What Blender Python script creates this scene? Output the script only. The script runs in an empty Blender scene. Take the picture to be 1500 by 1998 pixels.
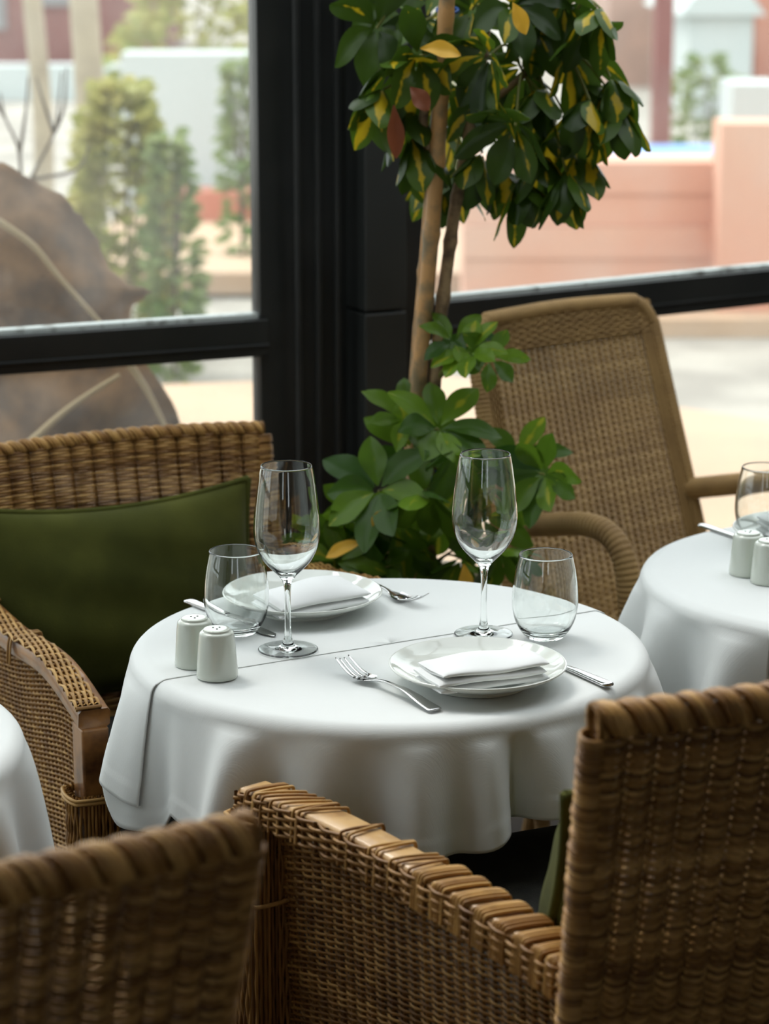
import bpy, math, random
import numpy as np
from mathutils import Vector, Matrix
random.seed(7); rng = np.random.default_rng(7)
C = bpy.context.scene.collection
sc = bpy.context.scene
PI = math.pi

# ------------------------------------------------------------------ camera, world, light
CAM_Z = 1.62; PITCH = math.radians(13.8); FPX = 4717.0
cam_d = bpy.data.cameras.new('camera'); cam = bpy.data.objects.new('camera', cam_d); C.objects.link(cam)
cam.location = (0, 0, CAM_Z); cam.rotation_euler = (PI/2 - PITCH, 0, 0)
cam_d.sensor_fit = 'VERTICAL'; cam_d.sensor_height = 36; cam_d.lens = 85; cam_d.clip_end = 500
cam_d.dof.use_dof = True; cam_d.dof.focus_distance = 2.95; cam_d.dof.aperture_fstop = 5.0
sc.camera = cam
sc.view_settings.view_transform = 'Standard'; sc.view_settings.look = 'None'
sc.view_settings.gamma = 1; sc.view_settings.use_curve_mapping = False
sc.view_settings.exposure = 1.02
sc.cycles.use_denoising = True
sc.cycles.max_bounces = 14; sc.cycles.transparent_max_bounces = 24; sc.cycles.transmission_bounces = 12
sc.cycles.sample_clamp_indirect = 6.0
w = bpy.data.worlds.new('sky'); sc.world = w; w.use_nodes = True
wn = w.node_tree; wn.nodes.clear()
wo = wn.nodes.new('ShaderNodeOutputWorld'); bg = wn.nodes.new('ShaderNodeBackground')
tc = wn.nodes.new('ShaderNodeTexCoord'); sx = wn.nodes.new('ShaderNodeSeparateXYZ'); cr = wn.nodes.new('ShaderNodeValToRGB')
wn.links.new(tc.outputs['Generated'], sx.inputs[0]); wn.links.new(sx.outputs['Z'], cr.inputs[0])
cr.color_ramp.elements[0].position = 0.0; cr.color_ramp.elements[0].color = (.86, .93, .97, 1)
cr.color_ramp.elements[1].position = 0.7; cr.color_ramp.elements[1].color = (.92, .98, 1.0, 1)
wn.links.new(cr.outputs[0], bg.inputs[0]); bg.inputs[1].default_value = 1.35
wn.links.new(bg.outputs[0], wo.inputs[0])
sun_d = bpy.data.lights.new('sun', 'SUN'); sun_d.energy = 1.5; sun_d.angle = math.radians(22); sun_d.color = (1, .96, .9)
sun = bpy.data.objects.new('sun', sun_d); C.objects.link(sun)
sun.rotation_euler = Vector((0.42, -0.55, -0.9)).to_track_quat('-Z', 'Y').to_euler()

# ------------------------------------------------------------------ helpers
def ray(px, py):
    dx = (px-750)/FPX; dy = (999-py)/FPX
    return dx, math.cos(PITCH)+dy*math.sin(PITCH), -math.sin(PITCH)+dy*math.cos(PITCH)
def onz(px, py, z):
    d = ray(px, py); t = (z-CAM_Z)/d[2]; return Vector((d[0]*t, d[1]*t, z))
def ony(px, py, y):
    d = ray(px, py); t = y/d[1]; return Vector((d[0]*t, y, CAM_Z+d[2]*t))

def tag(o, label=None, cat=None, group=None, kind=None):
    if label: o['label'] = label
    if cat: o['category'] = cat
    if group: o['group'] = group
    if kind: o['kind'] = kind
    return o
def empty(name, loc=(0, 0, 0), rz=0, label=None, cat=None, group=None):
    o = bpy.data.objects.new(name, None); C.objects.link(o); o.empty_display_size = .05
    o.location = loc; o.rotation_euler = (0, 0, rz)
    return tag(o, label, cat, group)

class MB:
    """numpy mesh buffer"""
    def __init__(s): s.v = []; s.q = []; s.t = []; s.n = 0; s.tone = []; s.uv = []
    def add(s, v, q=None, t=None, tone=.5, uv=None):
        v = np.asarray(v, float).reshape(-1, 3)
        if q is not None and len(q): s.q.append(np.asarray(q, int).reshape(-1, 4)+s.n)
        if t is not None and len(t): s.t.append(np.asarray(t, int).reshape(-1, 3)+s.n)
        s.v.append(v); s.n += len(v)
        s.tone.append(np.full(len(v), tone) if np.isscalar(tone) else np.asarray(tone, float))
        s.uv.append(np.zeros((len(v), 2)) if uv is None else np.asarray(uv, float))
    def grid(s, P, close_u=False, close_v=False, tone=.5, uv=None, flip=False):
        P = np.asarray(P, float); a, b = P.shape[:2]
        i = np.arange(a if close_u else a-1); j = np.arange(b if close_v else b-1)
        I, J = np.meshgrid(i, j, indexing='ij'); I2 = (I+1) % a; J2 = (J+1) % b
        q = np.stack([I*b+J, I2*b+J, I2*b+J2, I*b+J2], -1).reshape(-1, 4)
        if flip: q = q[:, ::-1]
        s.add(P.reshape(-1, 3), q, tone=tone, uv=uv)
    def box(s, c, size, rz=0, M=None, tone=.5):
        x, y, z = [k/2 for k in size]
        v = np.array([(-x,-y,-z),(x,-y,-z),(x,y,-z),(-x,y,-z),(-x,-y,z),(x,-y,z),(x,y,z),(-x,y,z)])
        if rz:
            c_, s_ = math.cos(rz), math.sin(rz); v = v @ np.array([[c_, s_, 0], [-s_, c_, 0], [0, 0, 1]])
        v = v+np.array(c)
        if M is not None: v = np.array([M @ Vector(p) for p in v])
        s.add(v, [(0,3,2,1),(4,5,6,7),(0,1,5,4),(1,2,6,5),(2,3,7,6),(3,0,4,7)], tone=tone)
    def beam(s, a, b, wid, h, up=(0, 0, 1), tone=.5):
        """bar from a to b, wid across, h along up; a,b on the axis"""
        a = np.array(a, float); b = np.array(b, float); up = np.array(up, float)
        d = b-a; d /= np.linalg.norm(d); sd = np.cross(d, up); sd /= np.linalg.norm(sd); u = np.cross(sd, d)
        v = [p+sd*i*wid/2+u*j*h/2 for p in (a, b) for i, j in ((-1,-1),(1,-1),(1,1),(-1,1))]
        s.add(v, [(3,2,1,0),(4,5,6,7),(0,1,5,4),(1,2,6,5),(2,3,7,6),(3,0,4,7)], tone=tone)
    def tube(s, P, r, k=8, N=None, flat=1.0, tone=.5, cap=True, uv=None):
        """sweep; r scalar/array; N reference normals (optional); flat = thickness ratio along N"""
        P = np.asarray(P, float); n = len(P); r = np.broadcast_to(np.asarray(r, float), (n,))
        T = np.gradient(P, axis=0); T /= np.linalg.norm(T, axis=1)[:, None]+1e-12
        if N is None:
            N = np.zeros_like(P); ref = np.array([0, 0, 1.]) if abs(T[0][2]) < .9 else np.array([1., 0, 0])
            cur = ref-T[0]*ref.dot(T[0]); cur /= np.linalg.norm(cur)
            for i in range(n):
                cur = cur-T[i]*cur.dot(T[i]); cur /= np.linalg.norm(cur)+1e-12; N[i] = cur
        else:
            N = np.broadcast_to(np.asarray(N, float), P.shape); N = N-T*(N*T).sum(1)[:, None]
            N = N/(np.linalg.norm(N, axis=1)[:, None]+1e-12)
        B = np.cross(T, N); a = np.arange(k)*2*PI/k
        R = P[:, None]+r[:, None, None]*(np.cos(a)[None, :, None]*B[:, None]+np.sin(a)[None, :, None]*N[:, None]*flat)
        base = s.n
        s.grid(R, close_v=True, tone=tone)
        if cap:
            s.add([P[0], P[-1]], tone=tone)
            c0, c1 = s.n-2, s.n-1
            t = [(c0, base+(j+1) % k, base+j) for j in range(k)]+[(c1, base+(n-1)*k+j, base+(n-1)*k+(j+1) % k) for j in range(k)]
            s.t.append(np.array(t, int))
    def lathe(s, prof, n=48, c=(0, 0, 0), tone=.5):
        prof = np.asarray(prof, float); a = np.arange(n)*2*PI/n
        P = np.stack([np.outer(prof[:, 0], np.cos(a)), np.outer(prof[:, 0], np.sin(a)), np.repeat(prof[:, 1][:, None], n, 1)], -1)+np.array(c)
        s.grid(P, close_v=True, tone=tone, flip=True)
    def build(s, name, mat, parent=None, smooth=True, label=None):
        V = np.concatenate(s.v); me = bpy.data.meshes.new(name)
        q = np.concatenate(s.q) if s.q else np.zeros((0, 4), int); t = np.concatenate(s.t) if s.t else np.zeros((0, 3), int)
        me.vertices.add(len(V)); me.vertices.foreach_set('co', V.ravel())
        L = np.concatenate([q.ravel(), t.ravel()]); me.loops.add(len(L)); me.loops.foreach_set('vertex_index', L.astype(np.int32))
        npoly = len(q)+len(t); me.polygons.add(npoly)
        st = np.concatenate([np.arange(len(q))*4, len(q)*4+np.arange(len(t))*3]).astype(np.int32)
        me.polygons.foreach_set('loop_start', st)
        me.polygons.foreach_set('use_smooth', np.full(npoly, smooth))
        uv = me.uv_layers.new(name='UVMap'); U = np.concatenate(s.uv)[L]; uv.data.foreach_set('uv', U.ravel())
        at = me.attributes.new('tone', 'FLOAT', 'POINT'); at.data.foreach_set('value', np.concatenate(s.tone).astype(np.float32))
        me.update(calc_edges=True); me.validate()
        if mat: me.materials.append(mat)
        o = bpy.data.objects.new(name, me); C.objects.link(o)
        if parent: o.parent = parent
        if label: o['label'] = label
        return o
def bevel(o, wd=.002, seg=2):
    m = o.modifiers.new('bevel', 'BEVEL'); m.width = wd; m.segments = seg; m.limit_method = 'ANGLE'; m.angle_limit = math.radians(40)
    return o
def smooth_path(pts, n):
    P = np.array(pts, float); m = len(P)
    t = np.linspace(0, m-1, n); out = []
    for x in t:
        i = min(int(x), m-2); f = x-i
        p0 = P[max(i-1, 0)]; p1 = P[i]; p2 = P[i+1]; p3 = P[min(i+2, m-1)]
        out.append(.5*((2*p1)+(-p0+p2)*f+(2*p0-5*p1+4*p2-p3)*f*f+(-p0+3*p1-3*p2+p3)*f**3))
    return np.array(out)

# ------------------------------------------------------------------ materials
def mat(name, col, rough=.6, metal=0, noise=None, bump=None, coat=0, spec=.5, sheen=0, tone=None, trans=0, coords='Object'):
    m = bpy.data.materials.new(name); m.use_nodes = True; nt = m.node_tree; b = nt.nodes['Principled BSDF']
    b.inputs['Base Color'].default_value = (*col, 1); b.inputs['Roughness'].default_value = rough
    b.inputs['Metallic'].default_value = metal; b.inputs['Specular IOR Level'].default_value = spec
    b.inputs['Coat Weight'].default_value = coat; b.inputs['Sheen Weight'].default_value = sheen
    t = nt.nodes.new('ShaderNodeTexCoord')
    out = None
    if tone:                       # tone = (colA, colB, colC) by per-strand attribute
        a = nt.nodes.new('ShaderNodeAttribute'); a.attribute_name = 'tone'
        r = nt.nodes.new('ShaderNodeValToRGB'); nt.links.new(a.outputs['Fac'], r.inputs[0])
        r.color_ramp.elements[0].color = (*tone[0], 1); r.color_ramp.elements[1].color = (*tone[2], 1)
        e = r.color_ramp.elements.new(.5); e.color = (*tone[1], 1); out = r.outputs[0]
    if noise:                      # (scale, other colour, detail, contrast lo, hi)
        n = nt.nodes.new('ShaderNodeTexNoise'); n.inputs['Scale'].default_value = noise[0]; n.inputs['Detail'].default_value = noise[2]
        nt.links.new(t.outputs[coords], n.inputs['Vector'])
        r = nt.nodes.new('ShaderNodeValToRGB'); nt.links.new(n.outputs['Fac'], r.inputs[0])
        r.color_ramp.elements[0].position = noise[3]; r.color_ramp.elements[1].position = noise[4]
        mx = nt.nodes.new('ShaderNodeMix'); mx.data_type = 'RGBA'; nt.links.new(r.outputs[0], mx.inputs['Factor'])
        if out is not None: nt.links.new(out, mx.inputs['A'])
        else: mx.inputs['A'].default_value = (*col, 1)
        mx.inputs['B'].default_value = (*noise[1], 1); out = mx.outputs['Result']
    if out is not None: nt.links.new(out, b.inputs['Base Color'])
    if bump:                       # (scale, strength, distance)
        n = nt.nodes.new('ShaderNodeTexNoise'); n.inputs['Scale'].default_value = bump[0]; n.inputs['Detail'].default_value = 4
        nt.links.new(t.outputs[coords], n.inputs['Vector'])
        bp = nt.nodes.new('ShaderNodeBump'); bp.inputs['Strength'].default_value = bump[1]; bp.inputs['Distance'].default_value = bump[2]
        nt.links.new(n.outputs['Fac'], bp.inputs['Height']); nt.links.new(bp.outputs[0], b.inputs['Normal'])
    if trans:
        tr = nt.nodes.new('ShaderNodeBsdfTranslucent'); ms = nt.nodes.new('ShaderNodeMixShader'); ms.inputs[0].default_value = trans
        if out is not None: nt.links.new(out, tr.inputs[0])
        else: tr.inputs[0].default_value = (*col, 1)
        o = nt.nodes['Material Output']; nt.links.new(b.outputs[0], ms.inputs[1]); nt.links.new(tr.outputs[0], ms.inputs[2]); nt.links.new(ms.outputs[0], o.inputs[0])
    return m
M = {}
M['frame'] = mat('black painted metal', (.0075, .009, .009), .42, noise=(9, (.017, .018, .017), 4, .4, .75), bump=(60, .15, .001))
M['column'] = mat('charcoal painted timber', (.012, .014, .013), .5, noise=(6, (.022, .024, .022), 5, .35, .8), bump=(40, .3, .001))
M['bead'] = mat('pale glazing bead', (.55, .6, .58), .5, noise=(30, (.12, .12, .1), 5, .55, .7))
M['wicker'] = mat('brown wicker', (.2, .1, .03), .42, tone=((.10, .042, .010), (.33, .165, .045), (.60, .36, .12)), noise=(26, (.13, .052, .013), 3, .5, .85), bump=(300, .25, .0006), spec=.35)
M['lloyd'] = mat('tan woven cord', (.3, .2, .08), .7, tone=((.27, .155, .05), (.38, .235, .085), (.5, .33, .135)), noise=(14, (.2, .11, .04), 3, .45, .9), bump=(300, .3, .0006), trans=.12)
M['armwood'] = mat('worn honey wood', (.33, .145, .04), .4, noise=(22, (.07, .024, .008), 6, .42, .68), bump=(80, .3, .001), coat=.2)
M['armwood_light'] = mat('pale honey wood', (.56, .34, .13), .45, noise=(22, (.27, .13, .04), 6, .45, .78), bump=(90, .3, .001), coat=.2)
M['olive'] = mat('olive green wool', (.042, .047, .008), .95, noise=(7, (.085, .09, .016), 4, .35, .7), bump=(420, .5, .001), sheen=.03, spec=.15)
M['blackfelt'] = mat('black felt', (.010, .010, .008), 1, noise=(60, (.018, .018, .013), 3, .4, .7), bump=(500, .6, .001))
M['cream'] = mat('cream seat fabric', (.6, .53, .42), .9, bump=(300, .3, .001))
M['china2'] = mat('glazed pale grey green china', (.60, .64, .57), .12, spec=.6, coat=.3)
M['china'] = mat('glazed white china', (.72, .75, .70), .1, spec=.6, coat=.3)
M['napkin'] = mat('white linen napkin', (.78, .80, .80), .9, bump=(900, .12, .0004), sheen=.1)
M['steel'] = mat('polished cutlery steel', (.62, .62, .62), .13, metal=1)
M['hole'] = mat('dark pour hole', (.01, .01, .01), .8)
M['tabledark'] = mat('dark table wood', (.03, .018, .01), .5)
M['floor'] = mat('dark floor', (.03, .024, .02), .85, spec=.1, noise=(3, (.03, .022, .016), 5, .35, .7))
M['ceil'] = mat('white ceiling', (.7, .7, .68), .8)
M['wall'] = mat('dark plaster', (.15, .135, .115), .8, noise=(3, (.11, .1, .08), 4, .4, .7))
M['soil'] = mat('potting soil', (.03, .02, .012), 1, bump=(80, 1, .01))
M['pot'] = mat('cream glazed planter', (.66, .58, .47), .5, noise=(12, (.5, .42, .33), 4, .4, .7))
M['cane'] = mat('bamboo cane', (.52, .28, .10), .45, noise=(24, (.22, .16, .08), 6, .45, .62), bump=(60, .3, .001))
M['bark'] = mat('grey brown stem bark', (.34, .23, .12), .8, noise=(40, (.08, .05, .03), 4, .4, .7), bump=(120, .5, .001))
M['petiole'] = mat('green leaf stalk', (.16, .17, .03), .5)
M['tie'] = mat('blue plastic tie', (.02, .08, .3), .4)

def leafmat(name, dark, mid, yellow, ylo, yhi):
    m = bpy.data.materials.new(name); m.use_nodes = True; nt = m.node_tree; b = nt.nodes['Principled BSDF']
    b.inputs['Roughness'].default_value = .36; b.inputs['Specular IOR Level'].default_value = .35
    uv = nt.nodes.new('ShaderNodeUVMap'); se = nt.nodes.new('ShaderNodeSeparateXYZ'); nt.links.new(uv.outputs[0], se.inputs[0])
    at = nt.nodes.new('ShaderNodeAttribute'); at.attribute_name = 'tone'
    g = nt.nodes.new('ShaderNodeValToRGB'); nt.links.new(at.outputs['Fac'], g.inputs[0])
    g.color_ramp.elements[0].color = (*dark, 1); g.color_ramp.elements[1].color = (*mid, 1)
    # splash: |u-.5| small + noise, gated by tone fraction
    a = nt.nodes.new('ShaderNodeMath'); a.operation = 'SUBTRACT'; nt.links.new(se.outputs[0], a.inputs[0]); a.inputs[1].default_value = .5
    a2 = nt.nodes.new('ShaderNodeMath'); a2.operation = 'ABSOLUTE'; nt.links.new(a.outputs[0], a2.inputs[0])
    tcx = nt.nodes.new('ShaderNodeTexCoord'); n = nt.nodes.new('ShaderNodeTexNoise'); n.inputs['Scale'].default_value = 26; n.inputs['Detail'].default_value = 3
    nt.links.new(tcx.outputs['Object'], n.inputs['Vector'])
    s0 = nt.nodes.new('ShaderNodeMath'); s0.operation = 'MULTIPLY_ADD'; nt.links.new(at.outputs['Fac'], s0.inputs[0]); s0.inputs[1].default_value = .35; nt.links.new(n.outputs['Fac'], s0.inputs[2])
    s = nt.nodes.new('ShaderNodeMath'); s.operation = 'SUBTRACT'; nt.links.new(s0.outputs[0], s.inputs[0]); nt.links.new(a2.outputs[0], s.inputs[1])
    r = nt.nodes.new('ShaderNodeValToRGB'); nt.links.new(s.outputs[0], r.inputs[0]); r.color_ramp.elements[0].position = ylo; r.color_ramp.elements[1].position = yhi
    mx = nt.nodes.new('ShaderNodeMix'); mx.data_type = 'RGBA'; nt.links.new(r.outputs[0], mx.inputs['Factor'])
    nt.links.new(g.outputs[0], mx.inputs['A']); mx.inputs['B'].default_value = (*yellow, 1)
    nt.links.new(mx.outputs['Result'], b.inputs['Base Color'])
    tr = nt.nodes.new('ShaderNodeBsdfTranslucent'); nt.links.new(mx.outputs['Result'], tr.inputs[0]); ms = nt.nodes.new('ShaderNodeMixShader'); ms.inputs[0].default_value = .4
    o = nt.nodes['Material Output']; nt.links.new(b.outputs[0], ms.inputs[1]); nt.links.new(tr.outputs[0], ms.inputs[2]); nt.links.new(ms.outputs[0], o.inputs[0])
    return m
M['leaf_crown'] = leafmat('variegated leaf', (.024, .054, .006), (.085, .16, .014), (.58, .42, .015), .64, .70)
M['leaf_low'] = leafmat('green leaf', (.03, .085, .010), (.16, .29, .02), (.4, .42, .03), .74, .86)
M['leaf_yellow'] = mat('yellowed leaf', (.75, .42, .03), .5, trans=.3)
M['leaf_red'] = mat('withered red brown leaf', (.22, .06, .02), .5, trans=.3)

def glassmat(name, ior=1.48):
    m = bpy.data.materials.new(name); m.use_nodes = True; nt = m.node_tree; nt.nodes.remove(nt.nodes['Principled BSDF'])
    g = nt.nodes.new('ShaderNodeBsdfGlass'); g.inputs['Roughness'].default_value = 0; g.inputs['IOR'].default_value = ior; g.inputs['Color'].default_value = (.985, .995, .99, 1)
    nt.links.new(g.outputs[0], nt.nodes['Material Output'].inputs[0]); return m
M['glass'] = glassmat('clear glass')
def panemat():
    m = bpy.data.materials.new('dusty window glass'); m.use_nodes = True; nt = m.node_tree; nt.nodes.remove(nt.nodes['Principled BSDF'])
    t = nt.nodes.new('ShaderNodeBsdfTransparent'); t.inputs[0].default_value = (.96, .985, .97, 1)
    g = nt.nodes.new('ShaderNodeBsdfGlossy'); g.inputs['Roughness'].default_value = .02
    d = nt.nodes.new('ShaderNodeBsdfDiffuse'); d.inputs[0].default_value = (.8, .8, .76, 1)
    d2 = nt.nodes.new('ShaderNodeBsdfTranslucent'); d2.inputs[0].default_value = (.8, .8, .76, 1)
    dd = nt.nodes.new('ShaderNodeMixShader'); dd.inputs[0].default_value = .6; nt.links.new(d.outputs[0], dd.inputs[1]); nt.links.new(d2.outputs[0], dd.inputs[2])
    f = nt.nodes.new('ShaderNodeFresnel'); f.inputs[0].default_value = 1.4
    a = nt.nodes.new('ShaderNodeMixShader'); nt.links.new(f.outputs[0], a.inputs[0]); nt.links.new(t.outputs[0], a.inputs[1]); nt.links.new(g.outputs[0], a.inputs[2])
    tcx = nt.nodes.new('ShaderNodeTexCoord'); n = nt.nodes.new('ShaderNodeTexNoise'); n.inputs['Scale'].default_value = 5; n.inputs['Detail'].default_value = 8
    nt.links.new(tcx.outputs['Object'], n.inputs['Vector']); r = nt.nodes.new('ShaderNodeMapRange'); nt.links.new(n.outputs['Fac'], r.inputs[0])
    r.inputs[1].default_value = .4; r.inputs[2].default_value = .8; r.inputs[3].default_value = .08; r.inputs[4].default_value = .27
    b = nt.nodes.new('ShaderNodeMixShader'); nt.links.new(r.outputs[0], b.inputs[0]); nt.links.new(a.outputs[0], b.inputs[1]); nt.links.new(dd.outputs[0], b.inputs[2])
    nt.links.new(b.outputs[0], nt.nodes['Material Output'].inputs[0]); return m
M['pane'] = panemat()

def clothmat():
    m = mat('white table linen', (.75, .775, .765), .85, spec=.25, sheen=.15); nt = m.node_tree; b = nt.nodes['Principled BSDF']
    tcx = nt.nodes.new('ShaderNodeTexCoord'); hs = None
    n0 = nt.nodes.new('ShaderNodeTexNoise'); n0.inputs['Scale'].default_value = 14; n0.inputs['Detail'].default_value = 3
    nt.links.new(tcx.outputs['Object'], n0.inputs['Vector'])
    for rot in (0, PI/2):
        mp = nt.nodes.new('ShaderNodeMapping'); mp.inputs['Rotation'].default_value = (0, 0, rot+.5); nt.links.new(tcx.outputs['Object'], mp.inputs['Vector'])
        mp.inputs['Scale'].default_value = (60, 1400, 60)
        n = nt.nodes.new('ShaderNodeTexNoise'); n.inputs['Scale'].default_value = 1; n.inputs['Detail'].default_value = 2
        nt.links.new(mp.outputs[0], n.inputs['Vector'])
        if hs is None: hs = n.outputs['Fac']
        else:
            ad = nt.nodes.new('ShaderNodeMath'); ad.operation = 'ADD'; nt.links.new(hs, ad.inputs[0]); nt.links.new(n.outputs['Fac'], ad.inputs[1]); hs = ad.outputs[0]
    ml = nt.nodes.new('ShaderNodeMath'); ml.operation = 'MULTIPLY_ADD'; nt.links.new(n0.outputs['Fac'], ml.inputs[0]); ml.inputs[1].default_value = 5; nt.links.new(hs, ml.inputs[2])
    bp = nt.nodes.new('ShaderNodeBump'); bp.inputs['Strength'].default_value = .35; bp.inputs['Distance'].default_value = .0004
    nt.links.new(ml.outputs[0], bp.inputs['Height']); nt.links.new(bp.outputs[0], b.inputs['Normal'])
    return m
M['cloth'] = clothmat()

# ------------------------------------------------------------------ the setting
def struct(mb, name, m, parent=None, smooth=False, bev=0):
    o = mb.build(name, m, parent, smooth=smooth)
    if not parent: o['kind'] = 'structure'
    if bev: bevel(o, bev)
    return o
WC = Vector((-.045, 4.345, 0))                     # the corner of the two glazed walls
DL = Vector((-math.cos(math.radians(22.9)), -math.sin(math.radians(22.9)), 0))     # along the left wall, away from the corner
DR = Vector((math.cos(math.radians(32.5)), math.sin(math.radians(32.5)), 0))
ZT = 2.75
def Wl(s, z): return WC+DL*s+Vector((0, 0, z))
def Wr(s, z): return WC+DR*s+Vector((0, 0, z))
LEN_L = 2.5; LEN_R = 3.4
XL = Wl(LEN_L, 0); XR = Wr(LEN_R, 0)
b = MB()
b.add([(XL.x-.05, -2, 0), (XR.x+.05, -2, 0), (XR.x+.05, XR.y, 0), (WC.x, WC.y, 0), (XL.x-.05, XL.y, 0),
       (XL.x-.05, -2, -.1), (XR.x+.05, -2, -.1), (XR.x+.05, XR.y, -.1), (WC.x, WC.y, -.1), (XL.x-.05, XL.y, -.1)],
      [(0, 1, 2, 3), (5, 8, 7, 6)], [(0, 3, 4), (5, 9, 8)])
struct(b, 'floor', M['floor'])

def glazed(P, s0, s1, idx, zr_top=.93, zr_h=.066, side='l'):
    """one bay: frame with a middle rail, two panes"""
    root = empty('window_%d' % idx); root['kind'] = 'structure'
    f = MB(); T = .07; zr = zr_top-zr_h/2
    for s in (s0, s1): f.beam(P(s, .0), P(s, ZT), .045, T, up=DL if side == 'l' else DR)
    d = .0225
    for z, h in ((.03, .06), (zr, zr_h), (ZT-.03, .06)):
        f.beam(P(s0+d, z), P(s1-d, z), T, h)
    f.beam(P(s0+d, zr-.012), P(s1-d, zr-.012), T+.012, .004)
    fo = f.build('window_frame', M['frame'], root, smooth=False); bevel(fo, .004)
    bd = MB(); bd.beam(P(s0+d, zr_top+.003), P(s1-d, zr_top+.003), .03, .009)
    bd.build('glazing_bead', M['bead'], root, smooth=False)
    for z0, z1 in ((.06, zr_top-zr_h), (zr_top, ZT-.06)):
        g = MB(); a, c = P(s0+d, (z0+z1)/2), P(s1-d, (z0+z1)/2)
        n = Vector((-(c-a).y, (c-a).x, 0)).normalized()
        g.add([P(s0+d, z0), P(s1-d, z0), P(s1-d, z1), P(s0+d, z1)], [(0, 1, 2, 3)])
        g.build('pane', M['pane'], root, smooth=False)
    return root
glazed(Wl, .165, 1.35, 1); glazed(Wl, 1.40, 2.48, 2)
glazed(Wr, .105, 1.55, 3, zr_top=.935, zr_h=.07, side='r'); glazed(Wr, 1.60, 3.38, 4, zr_top=.935, zr_h=.07, side='r')
# the corner post: black ribbed part, charcoal boxed column
b = MB()
for s, wd, dp in ((.122, .03, .10), (.086, .035, .12), (.055, .02, .13)):
    b.beam(Wl(s, 0), Wl(s, ZT), wd, dp, up=DL)
for s in (.142, .104, .068):
    b.tube([Wl(s, z)+Vector((DL.y, -DL.x, 0))*.062*-1 for z in (0, ZT)], .006, 8)
struct(b, 'trim_1', M['frame'], bev=.003)
b = MB()
cc = WC+DR*.022+Vector((0, -.03, 0))
for z0, z1 in ((0, .937), (.941, ZT)):
    b.box(((cc.x), cc.y, (z0+z1)/2), (.083, .13, z1-z0), rz=math.radians(27))
struct(b, 'trim_2', M['column'], bev=.003)
b = MB(); b.beam(Wr(.075, 0), Wr(.075, ZT), .03, .1, up=DR); struct(b, 'trim_3', M['frame'], bev=.003)
# ceiling with an unseen roof opening, added and placed to shape the table light
b = MB(); x0, x1 = XL.x-.05, XR.x+.05; y1 = XR.y+.1
sk = (-2.2, 2.4, 2.7, 5.2)                         # roof opening x0 x1 y0 y1
for (xa, xb, ya, yb) in ((x0, sk[0], -2, y1), (sk[1], x1, -2, y1), (sk[0], sk[1], -2, sk[2]), (sk[0], sk[1], sk[3], y1)):
    b.box(((xa+xb)/2, (ya+yb)/2, ZT+.06), (xb-xa, yb-ya, .12))
struct(b, 'ceiling', M['ceil'])
b = MB()
for k in range(7): xx = sk[0]+(sk[1]-sk[0])*k/6; b.beam((xx, sk[2], ZT+.06), (xx, sk[3], ZT+.06), .05, .08)
struct(b, 'trim_4', M['frame'])
# side wall with tall windows, solid right and back walls
root = empty('window_5'); root['kind'] = 'structure'
b = MB(); b.box((x0-.03, -.1, ZT/2), (.1, 3.9, ZT)); struct(b, 'wall_left', M['wall'])
f = MB(); yA, yB = 1.85, XL.y
for k in range(4):
    yy = yA+(yB-yA)*k/3; f.beam((x0, yy, 0), (x0, yy, ZT), .06, .06, up=(1, 0, 0))
for z, h in ((.03, .06), (.9, .07), (ZT-.03, .06)): f.beam((x0, yA, z), (x0, yB, z), .06, h)
f.build('window_frame', M['frame'], root, smooth=False)
g = MB(); g.add([(x0, yA, 0), (x0, yB, 0), (x0, yB, ZT), (x0, yA, ZT)], [(0, 1, 2, 3)]); g.build('pane', M['pane'], root, smooth=False)
b = MB(); b.box((x1+.05, (y1-2)/2, ZT/2), (.1, y1+2, ZT)); struct(b, 'wall_right', M['wall'])
b = MB()
for (xa, xb, za, zb) in ((x0, -1.4, 0, ZT), (-.9, .5, 0, ZT), (1.0, x1, 0, ZT), (-1.4, -.9, 0, .9), (.5, 1.0, 0, .9), (-1.4, -.9, 2.3, ZT), (.5, 1.0, 2.3, ZT)):
    b.box(((xa+xb)/2, -2.05, (za+zb)/2), (xb-xa, .1, zb-za))
struct(b, 'wall_back', M['wall'])

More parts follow.
